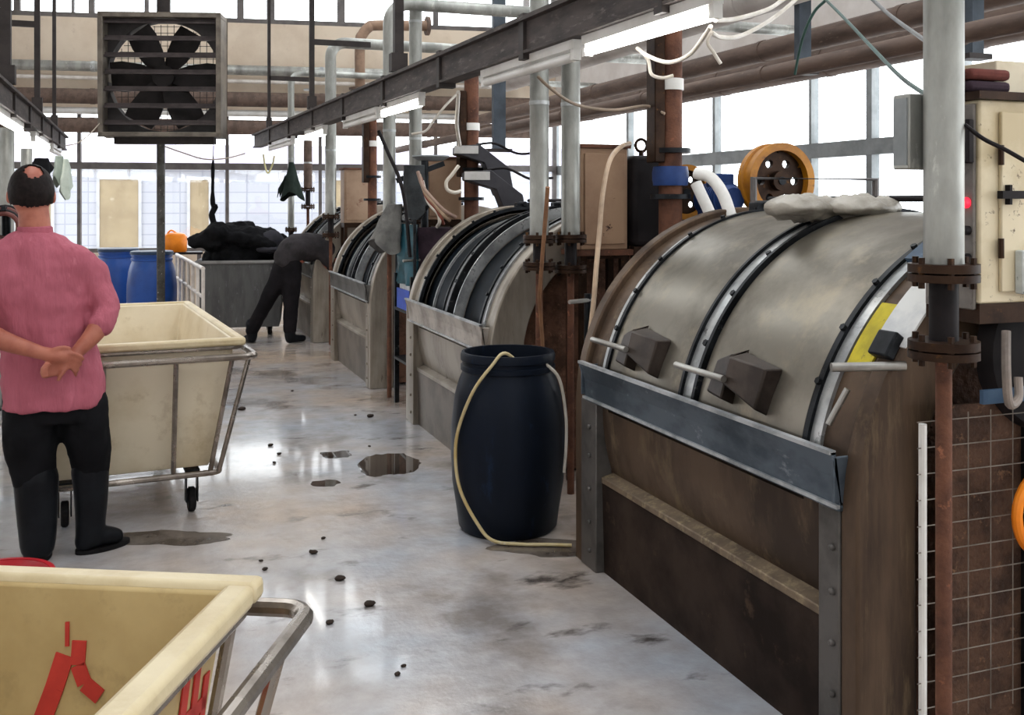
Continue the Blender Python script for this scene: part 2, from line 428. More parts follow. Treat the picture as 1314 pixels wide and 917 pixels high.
# left wall and the wall behind, with unseen window bands sized for fill light
w = MB().bx(-5.7, -5.5, -4, 17, 0, 2.2).bx(-5.7, -5.5, -4, 17, 2.9, CEIL)
struct(w.build('wall_left', wall_pale))
def on_left(o):
    o.location = (-5.7, 0, 0); o.rotation_euler = (0, 0, PI/2); return o
o = MB().bx(-4, 17, -.14, -.06, 2.2, 2.26).bx(-4, 17, -.14, -.06, 2.84, 2.9)
for x in range(-4, 18, 3): o.bx(x-.03, x+.03, -.14, -.06, 2.26, 2.84)
fr = struct(o.build('window_5', frame_g)); on_left(fr)
MB().bx(-4, 17, -.11, -.104, 2.22, 2.88).build('pane', GLASS, fr)
w = MB().bx(-5.7, 6.5, -4.2, -4, 0, 2.2).bx(-5.7, 6.5, -4.2, -4, 2.9, CEIL)
struct(w.build('wall_front', wall_pale))
o = MB().bx(-5.6, 6.4, -4.14, -4.06, 2.2, 2.26).bx(-5.6, 6.4, -4.14, -4.06, 2.84, 2.9)
for x in range(-5, 7, 2): o.bx(x-.03, x+.03, -4.14, -4.06, 2.26, 2.84)
fr = struct(o.build('window_6', frame_g))
MB().bx(-5.6, 6.4, -4.11, -4.104, 2.22, 2.88).build('pane', GLASS, fr)
# ceiling with two glazed skylight strips along the row, unseen, added for overhead light
SK = [(-1.0, .6), (2.4, 4.0)]
c = MB().bx(-5.7, -1.0, -4.2, 17.8, CEIL, CEIL+.15).bx(.6, 2.4, -4.2, 17.8, CEIL, CEIL+.15).bx(4.0, 6.5, -4.2, 17.8, CEIL, CEIL+.15)
for y in (-4.2, 2.0, 8.0, 14.0): c.bx(-1.0, .6, y, y+1.0, CEIL, CEIL+.15).bx(2.4, 4.0, y, y+1.0, CEIL, CEIL+.15)
struct(c.build('ceiling', ceil_m))
for k, (a, b) in enumerate(SK):
    o = MB()
    for y in range(-3, 17): o.bx(a, b, y-.02, y+.02, CEIL+.06, CEIL+.1)
    fr = struct(o.build('window_%d' % (7+k), frame_g))  # unseen skylight, put in to light drum tops and floor
    MB().bx(a, b, -4.1, 17.7, CEIL+.1, CEIL+.106).build('pane', GLASS, fr)

# building across the yard
t = thing('building', 'pale blue tiled building with beige windows seen through the back windows', 'building', (-1, 22.5, 0))
t.rotation_euler = (0, 0, BW)
MB().bx(-8, 12, 0, 1.0, -.04, 2.25).build('tiled_wall', ext_tile, t)
MB().bx(-8.1, 12.1, -.12, 1.05, 2.25, 2.36).build('ledge', wall_pale, t)
MB().bx(-8, 12, 0, 1.0, 2.36, 2.75).build('parapet', mat('parapet_lilac', '#cfcbe0', '#c2bfd6', rough=.7), t)
def facadex(px):
    tt = (px-657)/FPX
    d = Vector((math.sin(YAW)+tt*math.cos(YAW), math.cos(YAW)-tt*math.sin(YAW), 0)); q = Vector((-1, 22.5, 0))
    return (d*(q.dot(BN)/d.dot(BN))-q).dot(BU)
for x0, x1 in ((facadex(128), facadex(178)), (facadex(244), facadex(268)), (facadex(20), facadex(66)), (facadex(420), facadex(480))):
    fr = MB().bx(x0-.06, x1+.06, -.04, .02, .55, .62).bx(x0-.06, x1+.06, -.04, .02, 2.02, 2.08).bx(x0-.06, x0, -.04, .02, .62, 2.02).bx(x1, x1+.06, -.04, .02, .62, 2.02).build('window_frame', mat('outside_frame', '#b4b7bd', '#a5a8af', rough=.6), t)
    MB().bx(x0, x1, -.02, .02, .62, 2.02).build('pane', ext_win, fr)

# ------------------------------------------------------------------ daylight
wd = bpy.data.worlds.new('sky'); S.world = wd; wd.use_nodes = True
wn = wd.node_tree; bg = wn.nodes['Background']
bg.inputs[0].default_value = (1, .985, .955, 1); bg.inputs[1].default_value = 5.2
def portal(loc, rot, sx, sy):
    l = bpy.data.lights.new('window_daylight', 'AREA'); l.shape = 'RECTANGLE'; l.size = sx; l.size_y = sy
    l.cycles.is_portal = True
    o = bpy.data.objects.new('window_daylight', l); COL.objects.link(o); o.location = loc; o.rotation_euler = rot
for a, b in SK: portal(((a+b)/2, 6.8, CEIL+.14), (0, 0, 0), b-a, 21.8)
portal((RX+.19, 5.7, 3.1), (0, PI/2, 0), 4.6, 19.4)
portal(back(-.2, .3, 3.0), (-PI/2, 0, BW), 12.2, 4.8)
portal((-5.74, 6.5, 2.55), (0, -PI/2, 0), .7, 21)
portal((.4, -4.24, 2.55), (PI/2, 0, 0), 12, .7)

S.view_settings.view_transform = 'Standard'
S.view_settings.look = 'None'
S.view_settings.gamma = 1
S.view_settings.use_curve_mapping = False
S.view_settings.exposure = 0.12
S.cycles.use_denoising = True
S.cycles.max_bounces = 7
S.cycles.diffuse_bounces = 4
S.cycles.glossy_bounces = 4
S.cycles.transparent_max_bounces = 12
S.cycles.sample_clamp_indirect = 6
S.cycles.caustics_reflective = False
S.cycles.caustics_refractive = False

# ------------------------------------------------------------------ the washing machines
CX, CZ, R, LEN = .84, .68, .80, 1.73
FX = 1.78
def end_profile(ro, ri, leg, n=40):
    out = [(0, 0)]
    out += [(CX-ro*math.cos(math.radians(a)), CZ+ro*math.sin(math.radians(a))) for a in [180*i/n for i in range(n+1)]]
    out += [(2*CX, 0), (2*CX-leg, 0)]
    out += [(CX+ri*math.cos(math.radians(a)), CZ+ri*math.sin(math.radians(a))) for a in [180*i/n for i in range(n+1)]]
    out += [(leg, 0)]
    return out
def machine(Y0, label, closed, mats, group='row of washing machines'):
    t = thing('washing_machine', label, 'washing machine', (FX, Y0, 0), 0, group)
    endm, trm, belm, kickm, ringm = mats
    # near end: arched plate, then the round cover set back in it
    MB().prism(end_profile(.84, .645, .198), 0, .07).build('end_plate', endm, t, bevel=.008)
    b = MB().prism([(.19, .02)]+[(CX-.652*math.cos(math.radians(a)), CZ+.652*math.sin(math.radians(a))) for a in range(0, 181, 5)]+[(2*CX-.19, .02)], .12, .15)
    ec = b.build('end_cover', rust_end, t)
    hb = MB().lathe([(.16, 0), (.16, .03), (.10, .05), (.10, .11), (.05, .12), (.05, .17)], 24, (CX, .12, CZ), Matrix.Rotation(PI/2, 3, 'X'))
    hb.build('bearing_hub', dark_iron, ec)
    # far end plate
    MB().prism([(0, 0)]+[(CX-.84*math.cos(math.radians(a)), CZ+.84*math.sin(math.radians(a))) for a in range(0, 181, 5)]+[(2*CX, 0)], LEN+.05, LEN+.12).build('end_plate', endm, t, bevel=.008)
    # shell: strips at both ends and the back
    s = MB().arc(CX, CZ, R-.012, R+.012, 0, 180, .07, .27).arc(CX, CZ, R-.012, R+.012, 0, 180, 1.58, LEN+.06)
    s.arc(CX, CZ, R-.012, R+.01, -25, 78, .27, 1.58)
    s.arc(CX, CZ, R-.012, R+.012, 180, 202, .07, LEN+.06, 8)
    s.build('shell', endm if closed else pale_steel, t)
    # flange rings beside the openings, with bolts on their faces
    for y in (.25, 1.58):
        g = MB().arc(CX, CZ, R-.01, R+.035, 78, 168, y, y+.022)
        for a in range(84, 168, 12):
            c = math.radians(a); p = Vector((CX+(R+.03)*math.cos(c), y+.011, CZ+(R+.03)*math.sin(c)))
            d = Vector((math.cos(c), 0, math.sin(c))); g.cyl(p, p+d*.016, .011, n=6)
        g.build('flange_ring', ring_dark, t)
    g = MB().arc(CX, CZ, R-.01, R+.024, 78, 172, .205, .25)
    g.build('rim_strip', ringm, t)
    g = MB().arc(CX, CZ, R-.01, R+.024, 78, 172, 1.602, 1.645)
    g.build('rim_strip', ringm, t)
    # inner drum with the ribbed band between the openings
    d = MB().lathe([(0, .17), (.735, .17), (.76, .18), (.76, LEN-.09), (.735, LEN-.08), (0, LEN-.08)], 64, (CX, 0, CZ), Matrix.Rotation(-PI/2, 3, 'X'))
    drum = d.build('drum', drum_dark, t)
    if not closed:
        rb = MB().arc(CX, CZ, .755, .80, 78, 172, .77, .875)
        for a in range(80, 172, 4):
            c = math.radians(a); p0 = Vector((CX+.80*math.cos(c), .775, CZ+.80*math.sin(c))); p1 = p0+Vector((0, .085, 0))
            rb.bar(p0+Vector((0, .04, 0)), p1, .026, .010, Vector((math.cos(c), 0, math.sin(c))))
        ro = rb.build('ribbed_band', trough_pale, drum); ro.data.materials.append(cable_k)
        for p in ro.data.polygons:
            if p.index >= 146: p.material_index = 1
        for y in (.34, 1.42):
            MB().arc(CX, CZ, .755, .775, 78, 172, y, y+.022).build('drum_hoop', ringm, drum)
    MB().arc(CX, CZ, R-.02, R+.030, 78, 170, .895, .97).build('middle_band', ringm, t)
    MB().arc(CX, CZ, R-.03, R+.034, 78, 170, .755, .77).build('band_edge', ringm, t) if not closed else None
    bd = MB()
    bd.arc(CX, CZ, R-.01, R+.042, 78, 170, .878, .895).arc(CX, CZ, R-.01, R+.042, 78, 170, .97, .985)
    for a in range(84, 168, 14):
        c = math.radians(a); d0 = Vector((math.cos(c), 0, math.sin(c))); p = Vector((CX, .91, CZ))+d0*(R+.028)
        bd.cyl(p, p+d0*.016, .012, n=6)
    bd.build('band_flange', ring_dark, t)
    # doors: over the openings, or slid back over the top
    for y0, y1, yb in ((.285, .868, .60), (.995, 1.575, 1.30)):
        a0, a1 = (80, 168.5) if closed else (-14, 74)
        dr = MB().arc(CX, CZ, R+.013, R+.026, a0, a1, y0, y1).build('door', door_steel, t)
        if closed:
            # latch bracket: folded plate standing off the door, and its bar
            a = math.radians(164); n_ = Vector((math.cos(a), 0, math.sin(a))); tg = Vector((math.sin(a), 0, -math.cos(a)))
            base = Vector((CX, 0, CZ))+n_*(R+.02)
            def q(u, v, h): return base+tg*v+Vector((0, u, 0))+n_*h
            br = MB()
            y = yb
            vs = [q(y-.13, -.03, 0), q(y+.06, .02, 0), q(y+.06, .15, 0), q(y-.15, .125, 0), q(y-.12, -.02, .05), q(y+.05, .03, .07), q(y+.05, .12, .07), q(y-.13, .11, .05)]
            br.add(vs, [(0, 1, 2, 3), (4, 7, 6, 5), (0, 4, 5, 1), (1, 5, 6, 2), (2, 6, 7, 3), (3, 7, 4, 0)])
            vs = [q(y+.06, -.03, 0), q(y+.19, -.02, 0), q(y+.17, .11, 0), q(y+.06, .15, 0), q(y+.065, -.02, .055), q(y+.18, -.01, .04), q(y+.16, .10, .04), q(y+.065, .13, .055)]
            br.add(vs, [(0, 1, 2, 3), (4, 7, 6, 5), (0, 4, 5, 1), (1, 5, 6, 2), (2, 6, 7, 3), (3, 7, 4, 0)])
            brk = br.build('latch_bracket', mat('latch_bracket_steel', '#453c36', '#302925', rough=.4, metal=.5, scale=7), dr, bevel=.006)
            MB().cyl(q(y+.03, .045, .082), q(y+.34, .045, .082), .0115, n=12).build('latch_bar', steel, brk)
    # hinge blocks along the top
    for y in (.2, .93, 1.62):
        h = MB().bx(CX-.09, CX+.02, y-.035, y+.035, CZ+R+.005, CZ+R+.062).cyl((CX-.035, y-.055, CZ+R+.05), (CX-.035, y+.055, CZ+R+.05), .02, n=12)
        h.build('hinge_block', ring_dark, t, bevel=.006)
    MB().cyl((CX+.03, .1, CZ+R+.075), (CX+.03, LEN-.06, CZ+R+.075), .012, n=10).build('top_pipe', cable_k, t)
    # trough across the front
    tr = MB()
    tr.prism([(-.035, .865), (-.025, .865), (-.01, .722), (.06, .722), (.06, .732), (-.001, .732)], .06, LEN+.0)
    tr.bx(-.028, .06, .06, .07, .73, .855).bx(-.028, .06, LEN-.01, LEN, .73, .855)
    tr.bx(-.012, .05, .06, LEN, .706, .722)
    to = tr.build('trough', trm, t, bevel=.003)
    MB().prism([(-.042, .862), (-.022, .862), (-.022, .873), (-.042, .873)], .06, LEN).build('upper_lip', mat('worn_lip', '#c4c6c8', '#8f9396', rough=.3, metal=.4, scale=9), to)
    MB().prism([(-.02, .714), (-.008, .714), (-.008, .724), (-.02, .724)], .06, LEN).build('lower_lip', mat('worn_lip', '#c4c6c8'), to)
    # corner posts, belly, ledge and kick panel
    for y0, y1 in ((.07, .16), (LEN-.10, LEN+.05)):
        p = MB().bx(-.004, .07, y0, y1, 0, .705)
        for z in (.08, .2, .34, .48, .6): p.cyl((-.016, (y0+y1)/2-.02, z), (0, (y0+y1)/2-.02, z), .011, n=6)
        p.build('corner_post', endm if not closed else mat('grey_post_steel', '#625e5b', '#494643', rough=.45, metal=.4, scale=5), t, bevel=.005)
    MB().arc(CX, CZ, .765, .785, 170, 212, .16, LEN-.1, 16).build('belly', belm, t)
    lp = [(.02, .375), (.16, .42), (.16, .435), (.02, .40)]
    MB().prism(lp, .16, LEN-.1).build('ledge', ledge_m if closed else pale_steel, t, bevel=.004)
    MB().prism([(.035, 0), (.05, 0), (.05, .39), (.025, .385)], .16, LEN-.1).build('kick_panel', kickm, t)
    return t
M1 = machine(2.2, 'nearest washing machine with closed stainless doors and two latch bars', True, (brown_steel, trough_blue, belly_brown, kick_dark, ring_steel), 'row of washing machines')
M2 = machine(5.2, 'open washing machine behind the dark blue barrel, with pale trough', False, (pale_steel, trough_pale, belly_grey, kick_grey, ring_steel))
M3 = machine(8.25, 'open washing machine with dark grey trough, third along the row', False, (pale_steel, trough_dark, belly_grey, kick_grey, ring_steel))
M4 = machine(11.2, 'farthest washing machine, where a worker bends into its drum', False, (pale_steel, trough_dark, belly_grey, kick_grey, ring_steel))
# what only the nearest machine carries: papers, end handle
o = MB().arc(CX, CZ, R+.013, R+.020, 136, 151, .105, .20, 8).build('yellow_sticker', yel_paper, M1); o['label'] = 'yellow paper stuck on the end of the shell'
o = MB().arc(CX, CZ, R+.041, R+.047, 127, 146, -.02, .10, 8).build('white_sticker', wht_paper, M1); o['label'] = 'white paper stuck beside the yellow one'
o = MB().arc(CX, CZ, R+.041, R+.075, 119, 127, -.03, .18, 8).build('blue_clamp', blue_st, M1); o['label'] = 'blue steel clamp over the shell'
b = MB().cyl((-.045, .05, 1.10), (.14, -.02, 1.104), .0125, n=12).cyl((.13, .02, 1.10), (.13, .02, 1.0), .016, n=10).cyl((.04, .09, 1.03), (.0, .12, .93), .009, n=10)
o = b.build('latch_bar', steel, M1); o['label'] = 'steel latch bar at the near end'
o = MB().arc(CX, CZ, R+.041, R+.075, 144, 149, .0, .075, 4).build('latch_bracket', ring_dark, M1, bevel=.006)
# ------------------------------------------------------------------ vent pipes over the machines
def vent(label, x, y, z0, r, bend=None, riser=True, z2=None, zf=0.0, top=CEIL-.01, flange=True, m=None):
    """upright galvanised pipe; bend = height at which it turns towards the right wall"""
    t = thing('vent_pipe', label, 'pipe', (x, y, 0), 0, 'vent pipes above the machines')
    if bend is None:
        pts = [(0, 0, z0), (0, 0, top)]
    else:
        br = .16
        pts = [(0, 0, z0)]+[(br-br*math.cos(a), 0, bend-br+br*math.sin(a)) for a in [PI/2*i/8 for i in range(9)]]+[(6.18-x, 0, bend)]
    MB().tube(pts, r, 20).build('pipe', m or galv, t)
    for z in (2.05, 3.0) if bend is None else (2.1,):
        MB().lathe([(r-.002, z), (r+.003, z), (r+.003, z+.02), (r-.002, z+.02)], 20).build('band_clip', ring_steel, t)
    if riser:
        z2 = z2 or z0-.2
        for z in (z0, z2):
            g = MB()
            g.lathe([(.0, z-.03), (r+.035, z-.03), (r+.035, z-.012), (.0, z-.012)], 20)
            g.lathe([(.0, z-.008), (r+.035, z-.008), (r+.035, z+.012), (.0, z+.012)], 20)
            for k in range(6):
                a = k*PI/3; g.cyl(((r+.02)*math.cos(a), (r+.02)*math.sin(a), z-.045), ((r+.02)*math.cos(a), (r+.02)*math.sin(a), z+.027), .008, n=6)
            g.build('flange', dark_iron, t)
        MB().cyl((0, 0, z2+.012), (0, 0, z0-.03), .033, n=14).build('neck', cable_k, t)
        MB().cyl((0, 0, zf), (0, 0, z2-.03), .019, n=12).build('riser', rust, t)
    return t
vent('nearest thick galvanised vent pipe on a rusty riser, beside the cream cabinet', 1.775, 1.888, 1.385, .0455, z2=1.205)
vent('galvanised vent pipe in front of the rusted tan cabinet, on a black flange', 2.14, 4.93, 1.36, .050, z2=1.2)
vent('galvanised vent pipe left of the rusted tan cabinet, its foot behind the open machine', 1.955, 4.915, 1.36, .050, z2=1.22)
vent('galvanised vent pipe rising past the dark beam hanger to the ceiling', 2.10, 8.0, 1.4, .052, z2=1.2)
vent('galvanised vent pipe with a bend at its top, left of the dark beam hanger', 1.85, 7.86, 1.4, .050, bend=3.12, z2=1.2)
vent('galvanised vent pipe at the far machine, bending over into the long grey duct', 1.94, 11.0, 1.4, .060, bend=3.28, z2=1.2)
vent('slim galvanised vent pipe nearest the back wall, bending right at its top', 1.84, 13.35, 1.2, .042, bend=3.23, z2=1.0)
vent('short brownish pipe with a dark flange behind the far machine', 2.05, 12.1+1.2, 1.72, .055, top=2.35, z2=1.5, m=brown_lag)

# small box strapped behind the nearest pipe
t = thing('junction_box', 'small grey junction box strapped behind the nearest vent pipe', 'box', (1.79, 1.96, 0))
MB().bx(-.075, .02, -.025, .03, 1.62, 1.80).build('body', galv, t, bevel=.004)
MB().bx(-.078, -.0751, -.02, .025, 1.63, 1.79).build('cover', frame_l, t)

# rust coloured standpipes behind the machines
def stand(label, x, y, r, top):
    t = thing('standpipe', label, 'pipe', (x, y, 0), 0, 'rust brown standpipes behind the machines')
    MB().cyl((0, 0, 0), (0, 0, top), r, n=20).build('pipe', rust, t)
    for z in (1.56, 1.80):
        MB().lathe([(r-.002, z), (r+.045, z), (r+.045, z+.025), (r-.002, z+.025)], 20).build('flange', ring_dark, t)
    MB().lathe([(r-.002, 2.13), (r+.008, 2.13), (r+.008, 2.19), (r-.002, 2.19)], 20).build('clamp_band', white_pl, t)
    MB().bx(-r-.055, -r+.004, -.05, .05, 1.75, 2.45).build('side_plate', dark_iron, t, bevel=.006)
    return t
sp = stand('thick rust brown standpipe behind the nearest machine', 2.62, 4.72, .062, 2.66)
MB().lathe([(.06, 1.63), (.09, 1.63), (.095, 1.66), (.095, 1.70), (.09, 1.73), (.06, 1.73)], 24).build('blue_coupling', motor_b, sp)['label'] = 'dark blue coupling'
stand('rust brown standpipe behind the second machine', 2.545, 7.90, .060, 2.66)
stand('slim rust brown standpipe behind the third machine', 2.29, 10.5, .048, 2.7)

# ------------------------------------------------------------------ lamp beam over the machines
def beam(label, p0, p1, h, w, group=None):
    t = thing('lamp_beam', label, 'beam', p0)
    d = p1-p0
    MB().bar((0, 0, h/2), d+Vector((0, 0, h/2)), w, h).build('web', beam_m, t)
    MB().bar((0, 0, h+.012), d+Vector((0, 0, h+.012)), w+.06, .02).bar((0, 0, -.008), d+Vector((0, 0, -.008)), w+.03, .014).build('flange', beam_m, t)
    br = MB()
    for k in range(1, 9):
        c = d*(k/9); br.bar(c+Vector((0, -.03, h/2)), c+Vector((0, .03, h/2)), w+.03, h+.08)
    br.build('clip', post_m, t)
    return t
b0 = Vector((1.36, 12.9, 2.235)); b1 = Vector((1.78, 1.9, 2.235))
beam('long dark steel beam carrying tube lamps above the machine row', b0, b1, .13, .07)
def on_beam(y):
    k = (y-b0.y)/(b1.y-b0.y); return b0+(b1-b0)*k
l0 = Vector((-.82, 12.4, 2.14)); l1 = Vector((-.82, 3.4, 2.14))
beam('dark steel beam carrying tube lamps along the left side', l0, l1, .12, .07)
def on_left_beam(y):
    k = (y-l0.y)/(l1.y-l0.y); return l0+(l1-l0)*k
def lamp(label, a, b_, lit=True):
    t = thing('tube_lamp', label, 'lamp', a, 0, 'fluorescent tube lamps under the beams')
    d = b_-a
    MB().bar((0, 0, -.025), d+Vector((0, 0, -.025)), .042, .038).build('batten', white_pl, t)
    e = d.normalized()
    for q0, q1 in ((e*0, e*.03), (d-e*.03, d)): MB().bar(q0+Vector((0, 0, -.066)), q1+Vector((0, 0, -.066)), .035, .05).build('end_cap', white_pl, t)
    MB().cyl(e*.03+Vector((0, 0, -.075)), d-e*.03+Vector((0, 0, -.068)), .021, n=14).build('tube', tube_on if lit else white_pl, t)
    return t
dz = Vector((0, 0, -.0095))
def beam_lamp(label, y0, y1, lit=True, on=on_beam): return lamp(label, on(y0)+dz, on(y1)+dz, lit)
beam_lamp('nearest lit tube lamp under the beam, with white wires hanging off it', 2.83, 3.78)
beam_lamp('unlit tube lamp between the nearest lit lamp and the galvanised pipes', 3.86, 4.95, False)
beam_lamp('lit tube lamp on the beam close to the dark hanger', 6.02, 6.95)
beam_lamp('unlit tube lamp just beyond the dark hanger', 7.05, 8.1, False)
beam_lamp('lit tube lamp near the far end of the machine beam', 8.85, 9.7)
beam_lamp('unlit tube lamp at the very far end of the machine beam', 10.4, 11.9, False)
beam_lamp('lit tube lamp on the left beam at the photo edge', 6.5, 8.2, True, on_left_beam)
beam_lamp('lit tube lamp on the left beam above the bald man', 9.1, 10.5, True, on_left_beam)
beam_lamp('unlit tube lamp at the far end of the left beam', 10.9, 12.0, False, on_left_beam)

def hanger(label, p, w, bars=None):
    t = thing('beam_hanger', label, 'hanger', p, 0, 'dark hangers holding the lamp beams')
    MB().bar((0, 0, .10), (0, 0, CEIL-p.z-.01), w, w).build('post', post_m, t)
    MB().bx(-w*.9, w*.9, -w*.7, w*.7, .02, .14).build('shoe', post_m, t)
    if bars:
        b = MB()
        for dx, z in bars: b.bar((0, 0, z-p.z), (dx, 0, z-p.z), .035, .05)
        b.build('cross_bar', post_m, t)
    return t
o15 = Vector((0, 0, .15))
hanger('dark hanger post of the beam between two galvanised pipes', on_beam(6.55)+o15, .06)
hanger('dark hanger post of the beam left of the far galvanised pipe', on_beam(9.45)+o15, .045, [(.55, 3.03)])
hanger('thin dark hanger post near the far end of the machine beam', on_beam(11.95)+o15, .035, [(.52, 2.98)])
hanger('stubby dark hanger close overhead where the beam leaves the photo', on_beam(3.55)+o15, .08)
hanger('thick dark hanger post at the left edge of the photo', on_left_beam(7.3)+o15, .065)
hanger('dark hanger post of the left beam beside the fan', on_left_beam(9.45)+o15, .045, [(-.34, 3.05)])
hanger('thin dark hanger post of the left beam nearest the fan', on_left_beam(11.26)+o15, .035)

# ------------------------------------------------------------------ overhead pipes on the right and back
def run(name, label, a, b, r, m, cat='pipe', bands=None, group='overhead pipes'):
    a = Vector(a); b = Vector(b)
    t = thing(name, label, cat, a, 0, group)
    MB().cyl((0, 0, 0), b-a, r, n=20).build('pipe', m, t)
    d = b-a; n = bands or max(2, int(d.length/1.6))
    for k in range(1, n):
        c = d*(k/n); e = d.normalized()*.03; MB().cyl(c-e, c+e, r+.006, n=20).build('band', m if m is not galv else ring_steel, t)
    return t
run('lagged_pipe', 'fat brown lagged pipe under the ceiling, lowest of those along the right windows', (5.45, .6, 2.74), (5.45, 15.2, 2.74), .135, brown_lag)
run('lagged_pipe', 'brown lagged pipe above and nearer than the fattest one', (4.8, .6, 2.78), (4.8, 15.2, 2.78), .085, brown_lag)
run('lagged_pipe', 'slim brown lagged pipe nearest the machines, below the lamp beam', (3.75, .6, 2.36), (3.75, 15.4, 2.36), .05, brown_lag)
run('lagged_pipe', 'large greyish brown duct pipe high at the upper right corner', (4.3, 1.2, 3.06), (4.3, 12.0, 3.06), .13, ceil_m)
def backrun(label, x0, x1, y, z, r, m, **k): return run('wall_pipe' if m is galv or m is white_pl else 'lagged_pipe', label, back(x0, y, z), back(x1, y, z), r, m, **k)
backrun('grey galvanised pipe along the back wall, topmost, behind the fan', -6, 5.4, -.25, 3.52, .075, galv)
backrun('thin pale pipe just below the topmost back wall pipe', -6, 5.2, -.2, 3.36, .03, rail_w)
backrun('brown lagged pipe across the back wall, upper of the two behind the fan', -6, 5.4, -.3, 3.08, .11, brown_lag)
backrun('white pipe across the back wall between the two brown ones', -6, 5.4, -.2, 2.88, .05, white_pl)
backrun('brown lagged pipe across the back wall, lower of the two behind the fan', -6, 5.4, -.35, 2.66, .11, brown_lag)
# dark blue grey hangers of the right hand pipes
def pipe_hanger(label, x, y, z0, w):
    t = thing('pipe_hanger', label, 'hanger', (x, y, 0), 0, 'hangers of the lagged pipes')
    MB().bx(-w/2, w/2, -.03, .03, z0, CEIL-.01).build('strap', mat('hanger_blue_grey', '#4a5159', '#3c4249', rough=.5, metal=.3, scale=5), t)
    MB().bx(-w, w, -.05, .05, z0-.03, z0).build('foot', post_m, t)
h0 = P(1030, 90, 7.2); pipe_hanger('dark blue grey hanger strap above the yellow pulley', h0.x, h0.y, 2.48, .1)
h0 = P(1250, 60, 5.6); pipe_hanger('dark blue hanger strap just right of the nearest vent pipe', h0.x, h0.y, 2.36, .08)
h0 = P(640, 130, 9.6); pipe_hanger('dark hanger strap between the lagged pipes beyond the beam', h0.x, h0.y, 2.05, .12)
# brown elbow pipe high up left of the bent vent pipe
t = thing('elbow_pipe', 'rust orange elbow pipe high beside the upper back windows', 'pipe', P(462, 60, 13.6))
pts = [(0, 0, -.55), (0, 0, .05), (.03, 0, .16), (.11, 0, .26), (.22, 0, .30), (.9, -.2, .30)]
MB().tube(curve_pts(pts, 5), .07, 14).build('pipe', mat('elbow_rust', '#8f7460', '#705a4b', rough=.7, scale=5), t)
MB().cyl((0, 0, -.58), (0, 0, -.55), .15, n=16).cyl((.86, -.2, .30), (.9, -.2, .30), .13, n=16).build('flange', brown_lag, t)
MB().cyl((0, 0, -.82), (0, 0, -.58), .06, n=14).build('drop_pipe', brown_lag, t)

# ------------------------------------------------------------------ exhaust fan on its post
fc = P(210, 98, 11.2)
t = thing('exhaust_fan', 'big square louvred exhaust fan on a post before the back wall', 'fan', (fc.x, fc.y, 0))
t.rotation_euler = (0, 0, -YAW+.06)
z0, z1, hw, dp = fc.z-.675, fc.z+.675, .655, .34
fr = MB()
fr.bx(-hw, -hw+.05, -dp/2, dp/2, z0, z1).bx(hw-.05, hw, -dp/2, dp/2, z0, z1).bx(-hw, hw, -dp/2, dp/2, z0, z0+.05).bx(-hw, hw, -dp/2, dp/2, z1-.05, z1)
fr.build('frame', mat('fan_frame', '#776e63', '#5d554d', rough=.5, metal=.3, scale=5), t, bevel=.006)
sh = MB(); n = 40; zc = fc.z; rr = .61
poly = []
outer = [(-hw+.04, z0+.04), (hw-.04, z0+.04), (hw-.04, z1-.04), (-hw+.04, z1-.04)]
vs = []; fs = []
for i in range(n):
    a = 2*PI*i/n; c, s_ = math.cos(a), math.sin(a); k = (hw-.04)/max(abs(c), abs(s_))
    vs += [(rr*c, .0, zc+rr*s_), (k*c, .0, zc+k*s_), (rr*c, .14, zc+rr*s_), (k*c, .14, zc+k*s_)]
for i in range(n):
    j = (i+1) % n
    fs += [(i*4, i*4+1, j*4+1, j*4), (i*4+2, j*4+2, j*4+3, i*4+3), (i*4, j*4, j*4+2, i*4+2)]
sh.add(vs, fs); sh.build('shroud', mat('fan_shroud', '#3d3938', '#2c2928', rough=.55, scale=5), t)
fan_dk = mat('fan_blade_dark', '#2c2827', '#211e1d', rough=.5, scale=6)
hub = MB().lathe([(0, -.09), (.10, -.08), (.12, -.04), (.12, .08), (0, .09)], 24, (0, .05, zc), Matrix.Rotation(PI/2, 3, 'X')).build('hub', fan_dk, t)
for k in range(6):
    a = 2*PI*k/6
    b = MB(); vs = []
    for rad, wv in ((.10, .08), (.25, .135), (.45, .165), (.585, .15)):
        for s_ in (-1, 1):
            u = s_*wv; dy = .05*s_
            vs += [(rad*math.cos(a)-u*math.sin(a), .05+dy, zc+rad*math.sin(a)+u*math.cos(a)), (rad*math.cos(a)-u*math.sin(a), .062+dy, zc+rad*math.sin(a)+u*math.cos(a))]
    fs = []
    for i in range(3):
        o_ = i*4; fs += [(o_, o_+4, o_+6, o_+2), (o_+1, o_+3, o_+7, o_+5), (o_, o_+1, o_+5, o_+4), (o_+2, o_+6, o_+7, o_+3)]
    fs += [(0, 2, 3, 1), (12, 13, 15, 14)]
    b.add(vs, fs).build('blade', fan_dk, t)
for k in range(7):
    z = z0+.20+k*.185-.06
    MB().bar((-hw+.05, -.11, z), (hw-.05, -.11, z), .05, .022).bar((-hw+.05, -.09, z+.03), (hw-.05, -.09, z+.03), .012, .03).build('slat', mat('fan_slat', '#4a4241', '#383231', rough=.5, metal=.3, scale=6), t)
gr = MB()
for k in range(-8, 9):
    x = k*.072; h = math.sqrt(max(0, .6**2-x*x))
    gr.bar((x, .155, zc-h), (x, .155, zc+h), .006, .006).bar((-h, .158, zc+x), (h, .158, zc+x), .006, .006)
gr.build('guard_grille', fan_dk, t)
MB().cyl((-.03, .0, .0), (-.03, .0, z0), .045, n=14).build('post', mat('fan_post', '#4c4a47', '#38352f', third='#b0aba2', rough=.5, scale=9), t)
MB().bx(-.52, .56, -.06, .06, z0-.075, z0-.0).build('bottom_bar', post_m, t)
